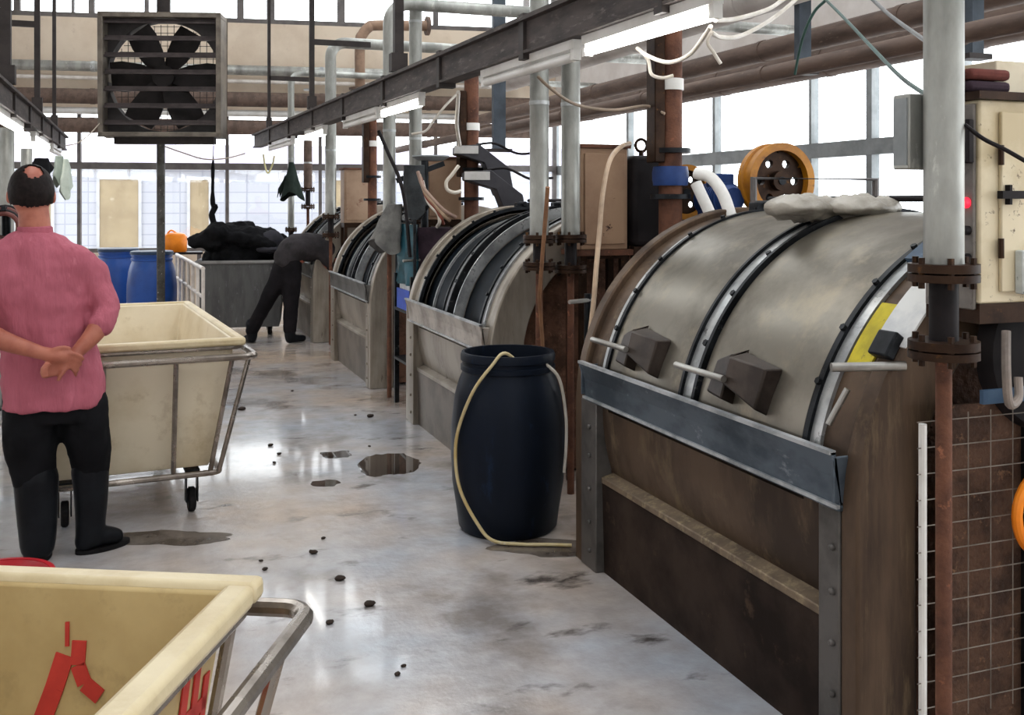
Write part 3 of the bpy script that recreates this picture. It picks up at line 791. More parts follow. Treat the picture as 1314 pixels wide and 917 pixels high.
MB().bar((0, 0, z1), (0, 0, CEIL-.01), .14, .05).build('top_hanger', post_m, t)

# ------------------------------------------------------------------ cabinets on stands
def cabinet(label, x0, x1, y0, y1, z0, z1, m, detail=0, stand_m=None):
    t = thing('control_cabinet', label, 'cabinet', (x0, y0, 0), 0, 'control cabinets above the machines')
    w, d = x1-x0, y1-y0
    body = MB().bx(0, w, 0, d, z0, z1)
    body.build('body', m, t, bevel=.006)
    MB().bx(-.015, w+.015, -.015, d+.015, z1, z1+.02).build('lid', rust if detail == 0 else dark_iron, t)
    door = MB().bx(.06 if detail else .02, w-.02, -.012, -.0005, z0+.03, z1-.03).build('door', m, t, bevel=.003)
    if detail:
        for z in (z0+.14, z1-.14): MB().cyl((.056, -.014, z-.025), (.056, -.014, z+.025), .007, n=8).build('hinge', dark_iron, door)
        h = MB().bx(.045, .115, -.03, -.012, z0+.265, z0+.285).bx(.07, .078, -.028, -.012, z0+.25, z0+.3)
        h.build('latch', cable_k, door)
    s = MB()
    sx = (.02, w-.02) if not detail else (.27, w-.02)
    for x in sx:
        for y in (.02, d-.02): s.bar((x, y, 0), (x, y, z0), .035, .035)
    s.bx(0, w, 0, d, z0-.05, z0).build('stand', stand_m or dark_iron, t)
    return t
cc = cabinet('cream painted control cabinet with a red button, at the right edge', 1.98, 2.62, 1.985, 2.17, 1.285, 1.80, cream, 1)
b = MB().bx(-.012, 0, .01, .175, 1.27, 1.79).build('button_panel', mat('panel_grey', '#77716b', '#5f5954', third='#3b3531', rough=.5, scale=8), cc, bevel=.003)
for y, z, r, m_ in ((.03, 1.60, .014, red_lamp), (.025, 1.53, .012, cable_k), (.025, 1.46, .012, cable_k)):
    o = MB().cyl((-.028, y, z-.06), (-.012, y, z-.06), r, n=14).build('button', m_, b)
    if m_ is red_lamp: o['label'] = 'lit red button'
MB().bx(-.03, -.012, .005, .05, 1.64, 1.75).build('switch_box', cable_k, b, bevel=.003)
o = MB().bx(.10, .22, -.04, -.013, 1.31, 1.42).build('label_plate', mat('plate_grey_white', '#cfd3d0', '#bcc1bf', third='#7b8280', rough=.5, scale=14, lo3=.62, hi3=.66), cc, bevel=.004)
o['label'] = 'small grey white box with faint marks'
MB().bx(0, .64, -.012, .0, 1.035, 1.07).build('cross_bar', blue_st, cc)['label'] = 'blue steel cross bar of the stand'
t = cabinet('rusted tan control cabinet between two galvanised pipes', 2.22, 2.50, 4.98, 5.185, 1.286, 1.836, tan_box)
MB().bx(-.03, .30, -.03, .2, 1.255, 1.286).build('tray', rust, t)
cabinet('brownish tan cabinet half hidden behind hanging hoses', 2.20, 2.50, 8.03, 8.235, 1.40, 1.90, tan_box)
cabinet('small reddish tan cabinet above the farthest machine', 2.08, 2.38, 10.97, 11.18, 1.32, 1.90, mat('red_tan_paint', '#a88d76', '#8f735e', third='#7c5545', rough=.55, scale=3))
# what lies on top of the cream cabinet
t = thing('carton', 'open pale carton lying on top of the cream cabinet', 'box', (2.07, 2.0, 1.822))
MB().bx(0, .17, .02, .15, 0, .085).build('carton_body', mat('carton_pale', '#d8cdb6', '#c9bca2', rough=.8, scale=6), t, bevel=.003)
MB().prism([(.17, .085), (.30, .0), (.31, .008), (.18, .095)], .02, .15).build('flap', mat('carton_brown', '#8a7866', '#6d5d4e', rough=.8, scale=8), t)
for k in range(2):
    tag(MB().bx(-.075, .06, .0, .13, 0, .028).build('folded_rag', [mat('rag_maroon', '#6a3a33', '#4d2a26', rough=.85, scale=14), plum][k], o=(0, 0, 0), bevel=.01),
        ['maroon folded rag on the left edge of the cream cabinet', 'dark folded rag under the maroon one on the cream cabinet'][k], 'rag').location = (2.04, 2.0, 1.822+.031*(1-k))
# dark gear boxes beside the cabinets
def gearbox(label, x, y):
    t = thing('gearbox', label, 'gearbox', (x, y, 0), 0, 'dark gearboxes beside the cabinets')
    MB().bx(0, .20, 0, .2, 1.30, 1.80).build('housing', cable_k, t, bevel=.03)
    MB().tube([(.10+.035*math.cos(a), .10, 1.86+.035*math.sin(a)) for a in [2*PI*i/14 for i in range(14)]], .009, 8, closed=True).cyl((.10, .10, 1.79), (.10, .10, 1.83), .014, n=8).build('lifting_eye', dark_iron, t)
    s = MB()
    for a in (.03, .17):
        for c in (.03, .17): s.bar((a, c, 0), (a, c, 1.30), .04, .04)
    s.build('stand', dark_iron, t)
gearbox('black gearbox with a lifting eye, right of the rusted tan cabinet', 2.53, 4.97)

# ------------------------------------------------------------------ drive behind the nearest machine
t = thing('motor_platform', 'dark steel motor platform behind the nearest machine', 'platform', (2.75, 4.15, 0))
s = MB().bx(0, 1.0, 0, 1.0, 1.385, 1.425)
s.build('deck', dark_iron, t)
for x in (.05, .95):
    for y in (.05, .95): MB().bar((x, y, 0), (x, y, 1.385), .06, .06).build('leg', dark_iron, t)
def pulley(label, c, r, w):
    t = thing('drive_pulley', label, 'pulley', (c[0], c[1], 1.425))
    o = (0, 0, c[2]-1.425); MX = Matrix.Rotation(PI/2, 3, 'X')
    MB().lathe([(r*.80, -w), (r, -w), (r, -w*.4), (r*.95, -w*.3), (r*.95, w*.3), (r, w*.4), (r, w), (r*.80, w)], 44, o, MX, close=True).build('rim', yellow_p, t)
    # web with six round holes
    b = MB(); n = 48; rw = r*.81; hr = r*.115; hd = r*.52
    bm = bmesh.new()
    vs = []; fs = []
    web = MB()
    # rings between hole circles: radial wedge per hole
    for k in range(6):
        a0 = 2*PI*k/6
        ctr = Vector((hd*math.cos(a0), hd*math.sin(a0)))
        m = 24; inner = []; outer_ = []
        for i in range(m):
            a = 2*PI*i/m; dr = Vector((math.cos(a), math.sin(a)))
            inner.append(ctr+dr*hr)
            # march out to the wedge's edge
            lo, hi = hr, r
            for _ in range(24):
                mid = (lo+hi)/2; p = ctr+dr*mid
                an = abs((math.atan2(p.y, p.x)-a0+PI) % (2*PI)-PI)
                if p.length <= rw and an <= PI/6+1e-4 and p.length >= r*.16: lo = mid
                else: hi = mid
            outer_.append(ctr+dr*lo)
        for sd in (-w*.25, w*.25):
            base = len(web.v)
            vs = [(p.x, sd, p.y) for p in inner]+[(p.x, sd, p.y) for p in outer_]
            web.add([Vector(v)+Vector(o) for v in vs], [(i, (i+1) % m, m+(i+1) % m, m+i) for i in range(m)])
        vs = [Vector((p.x, -w*.25, p.y))+Vector(o) for p in inner]+[Vector((p.x, w*.25, p.y))+Vector(o) for p in inner]
        web.add(vs, [(i, (i+1) % m, m+(i+1) % m, m+i) for i in range(m)])
    web.build('web', dark_iron, t)
    MB().lathe([(0, -w*1.1), (r*.24, -w*1.1), (r*.26, -w*.9), (r*.26, w*.9), (0, w*.9)], 28, o, MX).build('hub', dark_iron, t)
    # pillow block that carries it
    MB().bx(-.05, .05, w*1.2, w*1.2+.06, 0, c[2]-1.425+.04).cyl((0, -w, c[2]-1.425), (0, w*1.2+.1, c[2]-1.425), .022, n=12).build('bearing_stand', ring_dark, t)
    return t
pulley('big yellow rimmed pulley wheel with round holes above the nearest machine', (3.165, 4.56, 1.655), .20, .06)
pulley('second yellow pulley, mostly hidden behind the thick rust brown standpipe', (2.88, 5.03, 1.60), .155, .035)
def motor(label, x, y, r, l):
    t = thing('electric_motor', label, 'motor', (x, y, 1.425), 0, 'blue electric motors')
    MX = Matrix.Rotation(-PI/2, 3, 'X'); o = (0, 0, .05+r)
    b = MB().lathe([(0, 0), (r*.8, 0), (r, .03), (r, l-.03), (r*.85, l), (0, l)], 28, o, MX)
    for k in range(10):
        yy = .05+k*(l-.1)/9; b.lathe([(r, yy), (r+.012, yy), (r+.012, yy+.008), (r, yy+.008)], 28, o, MX)
    b.build('casing', motor_b, t)
    MB().bx(-r*.9, r*.9, .05, l-.05, 0, .05+r*.35).build('foot', motor_b, t, bevel=.006)
    MB().bx(-.06, .06, l*.3, l*.6, .05+2*r-.01, .05+2*r+.06).build('terminal_box', motor_b, t, bevel=.006)
motor('blue electric motor on the platform left of the yellow pulley', 2.93, 4.60, .080, .30)
# guard rail beside the pulley
p = P(1040, 228, 4.7)
t = thing('guard_rail', 'thin grey guard rail frame right of the yellow pulley', 'rail', (2.72, 4.10, 0))
x0, x1 = 0, .70
t.rotation_euler = (0, 0, -.01)
MB().tube([(x0, 0, 0), (x0, 0, p.z), (x1, 0, p.z), (x1, 0, 0)], .017, 8).build('frame', frame_g, t)
MB().cyl((x0, 0, 1.45), (x1, 0, 1.45), .01, n=8).build('lower_bar', frame_g, t)
# white belts / hoses
for k, (pts, lb) in enumerate((
        ([P(893, 222, 4.75), P(912, 228, 4.7), P(928, 250, 4.65), P(940, 285, 4.6)], 'white flexible duct curving down beside the blue motor'),
        ([P(893, 235, 4.95), P(900, 250, 4.93), P(910, 272, 4.9), P(916, 290, 4.88)], 'shorter white flexible duct left of the curving one'))):
    tag(MB().tube(curve_pts(pts, 6), .028, 12).build('flexible_duct', white_pl, o=pts[-1]), lb, 'duct', 'white flexible ducts')
# plastic bags on the drum
for k, (px, w_) in enumerate(((1035, .17), (1108, .15))):
    c = P(px, 280, 3.75)
    tag(MB().ell((0, 0, 0), (w_, .09, .042), 28, 16).build('plastic_bag', bag_m, o=(0, 0, 0), disp=(.05, .06)), ['crumpled clear grey plastic bag on top of the drum, left of two', 'flatter crumpled plastic bag on top of the drum, right of two'][k], 'bag', 'bags on the drum').location = (c.x, c.y, 1.52)

# ------------------------------------------------------------------ wire guard at the near end
t = thing('wire_guard', 'wire mesh guard across the rusty machine end at the right edge', 'guard', (1.84, 2.05, 0))
MB().cyl((.02, 0, 0), (.02, 0, .98), .010, n=10).build('white_post', white_pl, t)
MB().bar((.98, 0, 0), (.98, 0, .98), .03, .03).build('end_post', ring_dark, t)
b = MB()
for k in range(12): z = .26+k*.066; b.cyl((-.0, -.003, z), (.98, -.003, z), .0016, n=6)
for k in range(1, 13): x = .02+k*.075; b.cyl((x, .003, .22), (x, .003, 1.0), .0014, n=6)
b.build('mesh', mat('wire_dull', '#8f867d', '#6d645c', rough=.4, metal=.6, scale=9), t)
# drive box and belt cover inside the guard
t = thing('drive_housing', 'dark round belt housing behind the wire guard under the cream cabinet', 'housing', (2.35, 2.1, 0))
MB().lathe([(0, 0), (.21, 0), (.22, .02), (.22, .05), (0, .05)], 36, (0, .0, 1.13), Matrix.Rotation(-PI/2, 3, 'X')).build('cover', cable_k, t)
MB().bx(-.08, .08, .0, .05, 0, 1.0).build('pedestal', rubber, t)
MB().bx(-.36, .5, .03, .042, .06, 1.0).build('back_plate', mat('rusty_plate', '#5a4234', '#3d2c23', third='#7a5c46', rough=.75, scale=9, bump=.5, bscale=60), t)
tag(MB().tube(curve_pts([(2.03, 1.95, 1.22), (2.01, 1.93, 1.12), (2.03, 1.94, 1.04), (2.07, 1.95, 1.05), (2.08, 1.96, 1.10)], 6), .011, 10).build('cable_loop', mat('loop_grey', '#8d8178', '#6d635c', rough=.5, scale=8), o=(2.03, 1.95, 1.22)), 'grey cable loop hanging under the cream cabinet', 'cable')
tag(MB().tube([(2.265+.115*math.cos(a), 2.03, .72+.115*math.sin(a)) for a in [2*PI*i/28 for i in range(28)]], .014, 10, closed=True).build('orange_hose', orange, o=(2.265, 2.03, .72)), 'coiled orange hose hung on the wire guard at the right edge', 'hose')
tag(MB().tube(curve_pts([(1.86, 1.72, .03), (1.92, 1.74, .05), (2.0, 1.72, .035), (2.12, 1.68, .03)], 6), .028, 12).build('white_hose', white_pl, o=(1.86, 1.72, 0)), 'thick white hose end on the floor at the lower right corner', 'hose')
# ------------------------------------------------------------------ tubs on wheels
def caster(t, x, y, zt):
    c = MB().bx(x-.035, x+.035, y-.045, y+.045, zt-.012, zt)
    c.bx(x-.03, x-.024, y-.03, y+.03, .05, zt).bx(x+.024, x+.03, y-.03, y+.03, .05, zt)
    o = c.build('caster', ring_dark, t)
    MB().lathe([(0, -.018), (.052, -.018), (.06, -.012), (.06, .012), (.052, .018), (0, .018)], 24, (x, y, .06), Matrix.Rotation(PI/2, 3, 'Y')).build('wheel', rubber, o)
def cart(label, loc, rz, w, l, top, bot, m, lipm, lip=.045, tx=.10, ty=.12, side=.08, rails=True, railm=None, group=None):
    """local: x 0..w to the right, y 0..l away from the camera; open tub in a tube frame"""
    t = thing('laundry_cart', label, 'cart', loc, rz, group)
    th = .012
    def rect(z, k, e=0):
        a = tx*k+e; c = ty*k+e; return [(a, c, z), (w-a, c, z), (w-a, l-c, z), (a, l-c, z)]
    b = MB()
    rings = [rect(top, 0, 0), rect(bot+.05, .93, 0), rect(bot, 1.08, 0), rect(bot, 3.0, 0)]
    vs = [v for r in rings for v in r]; fs = []
    for i in range(3):
        for q in range(4): fs.append((i*4+q, i*4+(q+1) % 4, (i+1)*4+(q+1) % 4, (i+1)*4+q))
    fs.append((12, 13, 14, 15))
    inn = [rect(top, 0, th), rect(bot+.06, .93, th), rect(bot+.014, 1.08, th), rect(bot+.014, 3.0, 0)]
    n = len(vs); vs += [v for r in inn for v in r]
    for i in range(3):
        for q in range(4): fs.append((n+i*4+q, n+(i+1)*4+q, n+(i+1)*4+(q+1) % 4, n+i*4+(q+1) % 4))
    fs.append((n+15, n+14, n+13, n+12))
    for q in range(4): fs.append((q, n+q, n+(q+1) % 4, (q+1) % 4))
    tub = b.add(vs, fs).build('tub', m, t, bevel=.012)
    # rolled lip
    lp = MB()
    o_ = lip
    lp.bx(-o_, w+o_, -o_, .004, top-.028, top+.012).bx(-o_, w+o_, l-.004, l+o_, top-.028, top+.012)
    lp.bx(-o_, .004, 0, l, top-.028, top+.012).bx(w-.004, w+o_, 0, l, top-.028, top+.012)
    lp.build('lip', lipm, tub, bevel=.012)
    if rails:
        rm = railm or chrome
        s = side; z = top-.075
        def loop(e, zz, r, nm):
            c = .05; pts = []
            for (cx, cy, a0) in ((w+e-c, -e+c, -90), (w+e-c, l+e-c, 0), (c-e, l+e-c, 90), (c-e, -e+c, 180)):
                for i in range(5):
                    a = math.radians(a0+90*i/4); pts.append((cx+c*math.cos(a), cy+c*math.sin(a), zz))
            MB().tube(pts, r, 10, closed=True).build(nm, rm, t)
        loop(s, z, .017, 'top_rail'); loop(.03, z+.04, .011, 'upper_rail')
        loop(-.06, bot-.02, .015, 'bottom_rail')
        for x in (.02, w*.36, w*.70, w-.02):
            for y, sg in ((-s*.6, 1), (l+s*.6, -1)):
                MB().tube([(x if .02 < x < w-.02 else x, y, z), (x+(tx*.9 if x < .1 else (-tx*.9 if x > w-.1 else 0)), (y+sg*(s*.6+ty*.55)), bot-.02)], .012, 8).build('upright', rm, t)
        for x, sg in ((-s, 1), (w+s, -1)):
            for y in (.06, l/2, l-.06):
                MB().tube([(x, y, z), (x+sg*(s+tx*.7), y, bot-.02)], .012, 8).build('upright', rm, t)
    for x in (.18, w-.18):
        for y in (.2, l-.2): caster(t, x, y, bot-.005 if not rails else bot-.02)
    return t
# cream tub the bald man stands by
rz = math.radians(4.8)
cart('empty cream tub on wheels in a steel tube frame, beside the bald man', (-.50, 5.05, 0), rz, .94, 1.95, .872, .235, tub_cream, tub_lip, side=.085)
# foreground tub
ax = Vector((.897, -.442, 0))
c = Vector((.145, 1.845, 0))
ang = math.atan2(ax.y, ax.x)
o0 = c-ax*1.05-Vector((.442, .897, 0))*1.25
ft = cart('yellowish tub in the foreground at lower left, with red painted marks', o0, ang, 1.05, 1.25, .86, .17, tub_yellow, tub_lip, lip=.05, side=.115, tx=.09, ty=.10)
# red painted strokes on its far inner wall and on the outside of the right wall
def stroke(pts, wd_, place):
    b = MB()
    for i in range(len(pts)-1):
        (x0, z0_), (x1, z1_) = pts[i], pts[i+1]
        d = Vector((x1-x0, z1_-z0_)); n = Vector((-d.y, d.x)).normalized()*wd_/2
        qs = [(x0+n.x, z0_+n.y), (x1+n.x, z1_+n.y), (x1-n.x, z1_-n.y), (x0-n.x, z0_-n.y)]
        vs = [place(*p, 0) for p in qs]+[place(*p, .003) for p in qs]
        b.add(vs, [(0, 1, 2, 3), (7, 6, 5, 4), (0, 4, 5, 1), (1, 5, 6, 2), (2, 6, 7, 3), (3, 7, 4, 0)])
    return b
def inner_far(x, z, h):
    k = (.86-z)/(.86-.22)*.93; return Vector((x, 1.25-.10*k-.012-.001-h, z))
for pts, wd_ in (([(.765, .745), (.75, .69), (.72, .60), (.69, .46)], .034), ([(.79, .77), (.79, .73), (.805, .70), (.835, .68)], .026), ([(.565, .72), (.60, .62), (.62, .5)], .036), ([(.545, .66), (.565, .58)], .026), ([(.765, .80), (.768, .76)], .007)):
    stroke(pts, wd_, inner_far).build('red_stroke', red_m, ft)
def outer_right(y, z, h):
    k = (.86-z)/(.86-.22)*.93; return Vector((1.05-.09*k+.001+h, y, z))
for pts, wd_ in (([(1.10, .80), (1.10, .45)], .026), ([(1.145, .80), (1.15, .45)], .022), ([(1.19, .74), (1.19, .42)], .022), ([(1.06, .70), (1.20, .69)], .024)):
    stroke(pts, wd_, outer_right).build('red_stroke', red_m, ft)

# grey cart with black laundry
g0 = P(252, 430, 11.55)
gc = cart('dark grey tub cart heaped with black laundry by the back windows', (g0.x, g0.y, 0), -.16, .98, .8, .865, .10, grey_tub, mat('tub_grey_lip', '#8d8a88', '#777472', rough=.5, scale=5), lip=.02, tx=.06, ty=.06, rails=False)
hp = MB(); random.seed(3)
for k in range(26):
    u, v = random.random(), random.random()
    x = .10+.78*u; y = .12+.55*v; e = 1-((x-.42)/.55)**2
    hp.ell((x, y, .83+.44*max(0, e)*random.uniform(.5, 1)), (random.uniform(.14, .24), random.uniform(.14, .2), random.uniform(.07, .13)), 14, 9, Matrix.Rotation(random.uniform(-.5, .5), 3, 'Y'))
hp.ell((.42, .4, .84), (.40, .32, .36), 20, 12)
hl = tag(hp.build('black_laundry', black_cl, o=(0, 0, 0), remesh=.022, disp=(.10, .07)), 'heap of black laundry piled on the dark grey cart', 'laundry', kind='stuff')
hl.location = (g0.x, g0.y, 0); hl.rotation_euler = (0, 0, -.16)
p = P(350, 310, 11.75)
tag(MB().ell((0, 0, 0), (.145, .10, .13), 24, 16).ell((-.02, -.02, -.09), (.16, .12, .05), 20, 10).build('dark_bundle', mat('bundle_grey', '#35343a', '#2a292e', rough=.85, scale=8, bump=.3, bscale=20), o=(0, 0, 0), disp=(.1, .03)), 'rounded dark grey bundle on the right end of the laundry heap', 'laundry').location = (p.x, p.y+.1, p.z+.0)
# long dark strip of cloth standing up from the heap on a line
p = P(274, 290, 11.8)
tag(MB().tube(curve_pts([(0, 0, -.12), (.01, 0, .0), (-.02, 0, .13), (.015, 0, .22), (-.01, 0, .31), (0, 0, .95)], 5), [.035]*18+[.028]*3+[.02]*3+[.004]*2, 8).build('hanging_strip', black_cl, o=(0, 0, 0), disp=(.05, .02)), 'thin dark twisted cloth strip hanging down onto the laundry heap', 'cloth').location = p

# white tube railing left of it
t = thing('railing', 'white tube railing between the blue barrels and the dark grey cart', 'railing', (.60, 10.75, 0))
MB().tube([(0, 0, .87), (-.16, 3.0, .87)], .022, 12).build('top_rail', rail_w, t)
MB().tube([(0, 0, .58), (-.16, 3.0, .58)], .018, 12).build('middle_rail', rail_w, t)
for k in range(7):
    q = k/6; MB().tube([(-.16*q, 3.0*q, 0), (-.16*q, 3.0*q, .87)], .018, 10).build('post', rail_w, t)
# orange jug on a dark shelf behind
p = P(225, 323, 14.2)
t = thing('side_table', 'small dark topped table under the orange jug', 'table', (p.x, p.y, 0))
MB().bx(-.42, .36, -.2, .2, p.z-.03, p.z).build('table_top', cable_k, t)
for x in (-.38, .32):
    for y in (-.16, .16): MB().bar((x, y, 0), (x, y, p.z-.03), .04, .04).build('leg', frame_g, t)
j = thing('jug', 'orange plastic jug on the dark table below the back windows', 'jug', (p.x, p.y, p.z))
MB().loft([(0, 0, 0, .14, .10), (0, 0, .02, .155, .11), (0, 0, .21, .16, .11), (0, 0, .25, .13, .09), (0, 0, .27, .07, .05)], 24).build('body', orange, j)
MB().tube(curve_pts([(-.13, 0, .22), (-.06, 0, .30), (.02, 0, .26)], 5), .012, 8).build('handle', orange, j)
# another pale cart at the left edge, with navy clothes
lc = cart('pale grey cart mostly outside the photo, left of the bald man', (-1.56, 6.2, 0), 0, .76, .9, .62, .17, mat('tub_pale_grey', '#cfcfd0', '#b9babc', rough=.45, scale=4), rail_w, lip=.03, rails=False)
nb = MB().ell((.4, .42, .63), (.36, .40, .12), 20, 12).ell((.56, .12, .60), (.17, .16, .15), 16, 10).ell((.66, .14, .52), (.10, .14, .14), 14, 9)
o = tag(nb.build('navy_clothes', navy, o=(0, 0, 0), remesh=.018, disp=(.08, .05)), 'navy clothes hanging over the pale cart at the left edge', 'laundry', kind='stuff')
o.location = lc.location; o.rotation_euler = lc.rotation_euler

# ------------------------------------------------------------------ barrels
def barrel_profile(r, h, open_top):
    p = [(0, 0), (r*.80, 0), (r*.86, .02), (r*.90, .10), (r*.975, .27*h), (r, .45*h), (r*.99, .60*h), (r*.93, .76*h), (r*.86, .84*h), (r*.80, .885*h)]
    p += [(r*.795, .895*h), (r*.83, .90*h), (r*.83, .925*h), (r*.80, .93*h), (r*.80, .95*h), (r*.83, .955*h), (r*.83, .985*h), (r*.81, h)]
    if open_top: p += [(r*.76, h), (r*.75, .9*h), (r*.9, .6*h), (r*.9, .3*h), (0, .28*h)]
    else: p += [(0, h)]
    return p
t = thing('barrel', 'dark blue open plastic barrel with a pale hose over it, in front of the machines', 'barrel', (1.645, 4.54, 0))
MB().lathe(barrel_profile(.272, .835, True), 48).build('body', barrel_dk, t)
hs = []
bc = Vector((1.645, 4.54, 0))
rt = Vector((math.cos(YAW), -math.sin(YAW), 0)); fw = Vector((math.sin(YAW), math.cos(YAW), 0))
def bp(ang_, rad, z):
    return bc+rt*rad*math.sin(ang_)-fw*rad*math.cos(ang_)+Vector((0, 0, z))
ctl = [bp(.5, .16, .77), bp(-.05, .215, .855), bp(-.3, .245, .80), bp(-.62, .272, .68), bp(-.92, .285, .50), bp(-.98, .29, .36), bp(-.86, .285, .22), bp(-.55, .27, .09), bp(-.25, .275, .02), bp(.2, .30, .012), bp(.55, .35, .012), bp(.75, .42, .012)]
tag(MB().tube(curve_pts(ctl, 6), .0078, 10).build('barrel_hose', mat('hose_yellow_white', '#c9b98f', '#b8a06a', third='#d9d4cb', rough=.4, scale=5), o=ctl[0]), 'thin pale hose looping over the left side of the dark blue barrel', 'hose')
ctl = [bp(.95, .205, .80), bp(1.15, .262, .72), bp(1.28, .283, .55), bp(1.25, .287, .40), bp(1.22, .28, .28)]
tag(MB().tube(curve_pts(ctl, 6), .0075, 10).build('barrel_hose', cable_w, o=ctl[0]), 'short whitish tube down the right side of the dark blue barrel', 'hose')
p = P(195, 400, 12.0)
def blue_barrel(label, x, y):
    t = thing('barrel', label, 'barrel', (x, y, 0), 0, 'blue barrels under the back windows')
    MB().lathe(barrel_profile(.285, .955, False), 40).build('body', barrel_bl, t)
    MB().lathe([(.0, .945), (.243, .945), (.243, .965), (.225, .972), (0, .965)], 40).lathe([(.237, .93), (.247, .935), (.247, .95), (.237, .955)], 40).build('lid', mat('barrel_lid', '#394a63', '#2c3a50', rough=.45, scale=4), t)
blue_barrel('bright blue lidded barrel nearer the grey laundry cart', p.x, p.y)
p = P(152, 400, 12.7)
blue_barrel('blue lidded barrel half hidden behind its neighbour, nearer the bald man', p.x, p.y)
# red basin behind the foreground tub
p = P(-8, 708, 3.5)
t = thing('basin', 'red plastic basin showing just its rim over the foreground tub', 'basin', (p.x, p.y, 0))
MB().lathe([(0, 0), (.13, 0), (.17, .21), (.185, .22), (.185, .245), (.178, .245), (.165, .22), (.125, .012), (0, .012)], 36).build('bowl', red_pl, t)
MB().lathe([(.178, .232), (.195, .232), (.195, .248), (.178, .248)], 36, close=True).build('rim', red_pl, t)
# green trough at the far corner of machine one, crates and tub between machines two and three
t = thing('supply_rack', 'dark rack holding a blue crate between two machines', 'rack', (1.86, 7.14, 0))
for x in (0, .2):
    for y in (.03, .52): MB().bar((x, y, 0), (x, y, 1.0), .035, .035).build('upright', ring_dark, t)
for z in (.36, .74): MB().bx(-.02, .22, .01, .54, z-.02, z).build('shelf', ring_dark, t)
t = thing('crate', 'bright blue plastic crate with white papers on the rack', 'crate', (1.85, 7.22, .74))
MB().bx(0, .21, 0, .40, 0, .012).bx(0, .012, 0, .40, .012, .15).bx(.198, .21, 0, .40, .012, .15).bx(0, .21, 0, .012, .012, .15).bx(0, .21, .388, .40, .012, .15).build('body', blue_box, t)
MB().bx(.02, .19, .02, .38, .012, .185).build('papers', wht_paper, t, bevel=.004)
t = thing('hanging_sheet', 'dark teal plastic sheet hung over the rack behind the blue crate', 'sheet', (1.87, 7.16, 0))
b = MB(); vs = []; fs = []
for i in range(9):
    for j in range(9):
        y = j*.063; z = 1.38-i*.056; x = .03*math.sin(j*1.7+i*.3)-.02*i/8
        vs.append((x, y, z)); vs.append((x+.012, y, z))
for i in range(8):
    for j in range(8):
        a = (i*9+j)*2; b_ = a+2; c_ = a+18; d_ = c_+2
        fs += [(a, b_, d_, c_), (a+1, c_+1, d_+1, b_+1)]
b.add(vs, fs); b.build('sheet', teal, t)
MB().cyl((.0, -.012, .99), (.0, -.012, 1.42), .012, n=10).cyl((0, .535, .99), (0, .535, 1.42), .012, n=10).cyl((0, -.02, 1.40), (0, .54, 1.40), .012, n=8).build('stand', ring_dark, t)
# ------------------------------------------------------------------ hoods, hoses, cloths between the machines
for k, (px, py, zc, lb) in enumerate(((604, 193, 8.08, 'upper dark sheet metal hood with a pale front edge above the second machine'), (618, 226, 7.62, 'lower dark sheet metal hood with a pale front edge above the second machine'))):
    p = P(px, py, zc)
    t = thing('sheet_metal_hood', lb, 'hood', (p.x, p.y, 0), -YAW*.6, 'sheet metal hoods')
    b = MB(); z = p.z; w_ = .46
    prof = [(-.13, .03), (.06, .045), (.30, -.14), (.34, -.36), (.20, -.36), (.10, -.10), (-.13, -.03)]
    b.prism([(x, z+h) for x, h in prof], -.10, .20).build('hood', hood_m, t, bevel=.006)
    MB().bx(-.14, .05, -.112, -.10, z-.03, z+.032).build('pale_edge', hood_edge, t)
    MB().bar((.27, .1, 0), (.27, .1, z-.35), .05, .05).build('leg', dark_iron, t)
    MB().tube(curve_pts([(.05, .05, z+.05), (.2, .04, z+.06), (.38, .03, z-.02), (.55, .02, z-.01)], 5), .010, 8).build('tube', cable_k, t)
def hose(name, label, cat, pts, r, m, n=6, group=None, pr=8):
    return tag(MB().tube(curve_pts(pts, n), r, pr).build(name, m, o=pts[0]), label, cat, group)
# beige hose before the tan cabinet, rod before the open machine
hose('water_hose', 'beige hose arching down in front of the rusted tan cabinet', 'hose', [P(808, 184, 5.35), P(797, 188, 5.2), P(783, 205, 5.0), P(774, 245, 4.85), P(769, 300, 4.7), P(765, 345, 4.6), P(762, 385, 4.55), P(757, 430, 4.5)], .012, hose_b)
t = thing('rod', 'long thin rusty rod leaning before the second machine beside the pipes', 'rod', P(697, 452, 5.12))
o_ = P(697, 452, 5.12)
MB().tube([(0, 0, 0), P(692, 380, 5.05)-o_, P(701, 265, 4.84)-o_, P(703, 240, 4.8)-o_], .011, 8).build('shaft', mat('rod_rust', '#8b6448', '#6d4b36', rough=.6, scale=8), t)
MB().cyl((0, 0, -o_.z), (0, 0, 0), .014, n=8).build('spike', rust, t)
# tap wheels at the gap
for px, py, zc, lb in ((745, 386, 4.75, 'short thin valve bar sticking out beside the nearest machine'), (528, 334, 7.36, 'short pale bar sticking out beside the teal sheet')):
    c = P(px, py, zc)
    t = thing('valve', lb, 'valve', (c.x, c.y, 0))
    MB().cyl((-.07, -.03, c.z), (.07, .03, c.z), .010, n=8).build('bar', steel, t)
    MB().cyl((.05, .03, 0), (.05, .03, c.z+.03), .017, n=10).build('stem', ring_dark, t)
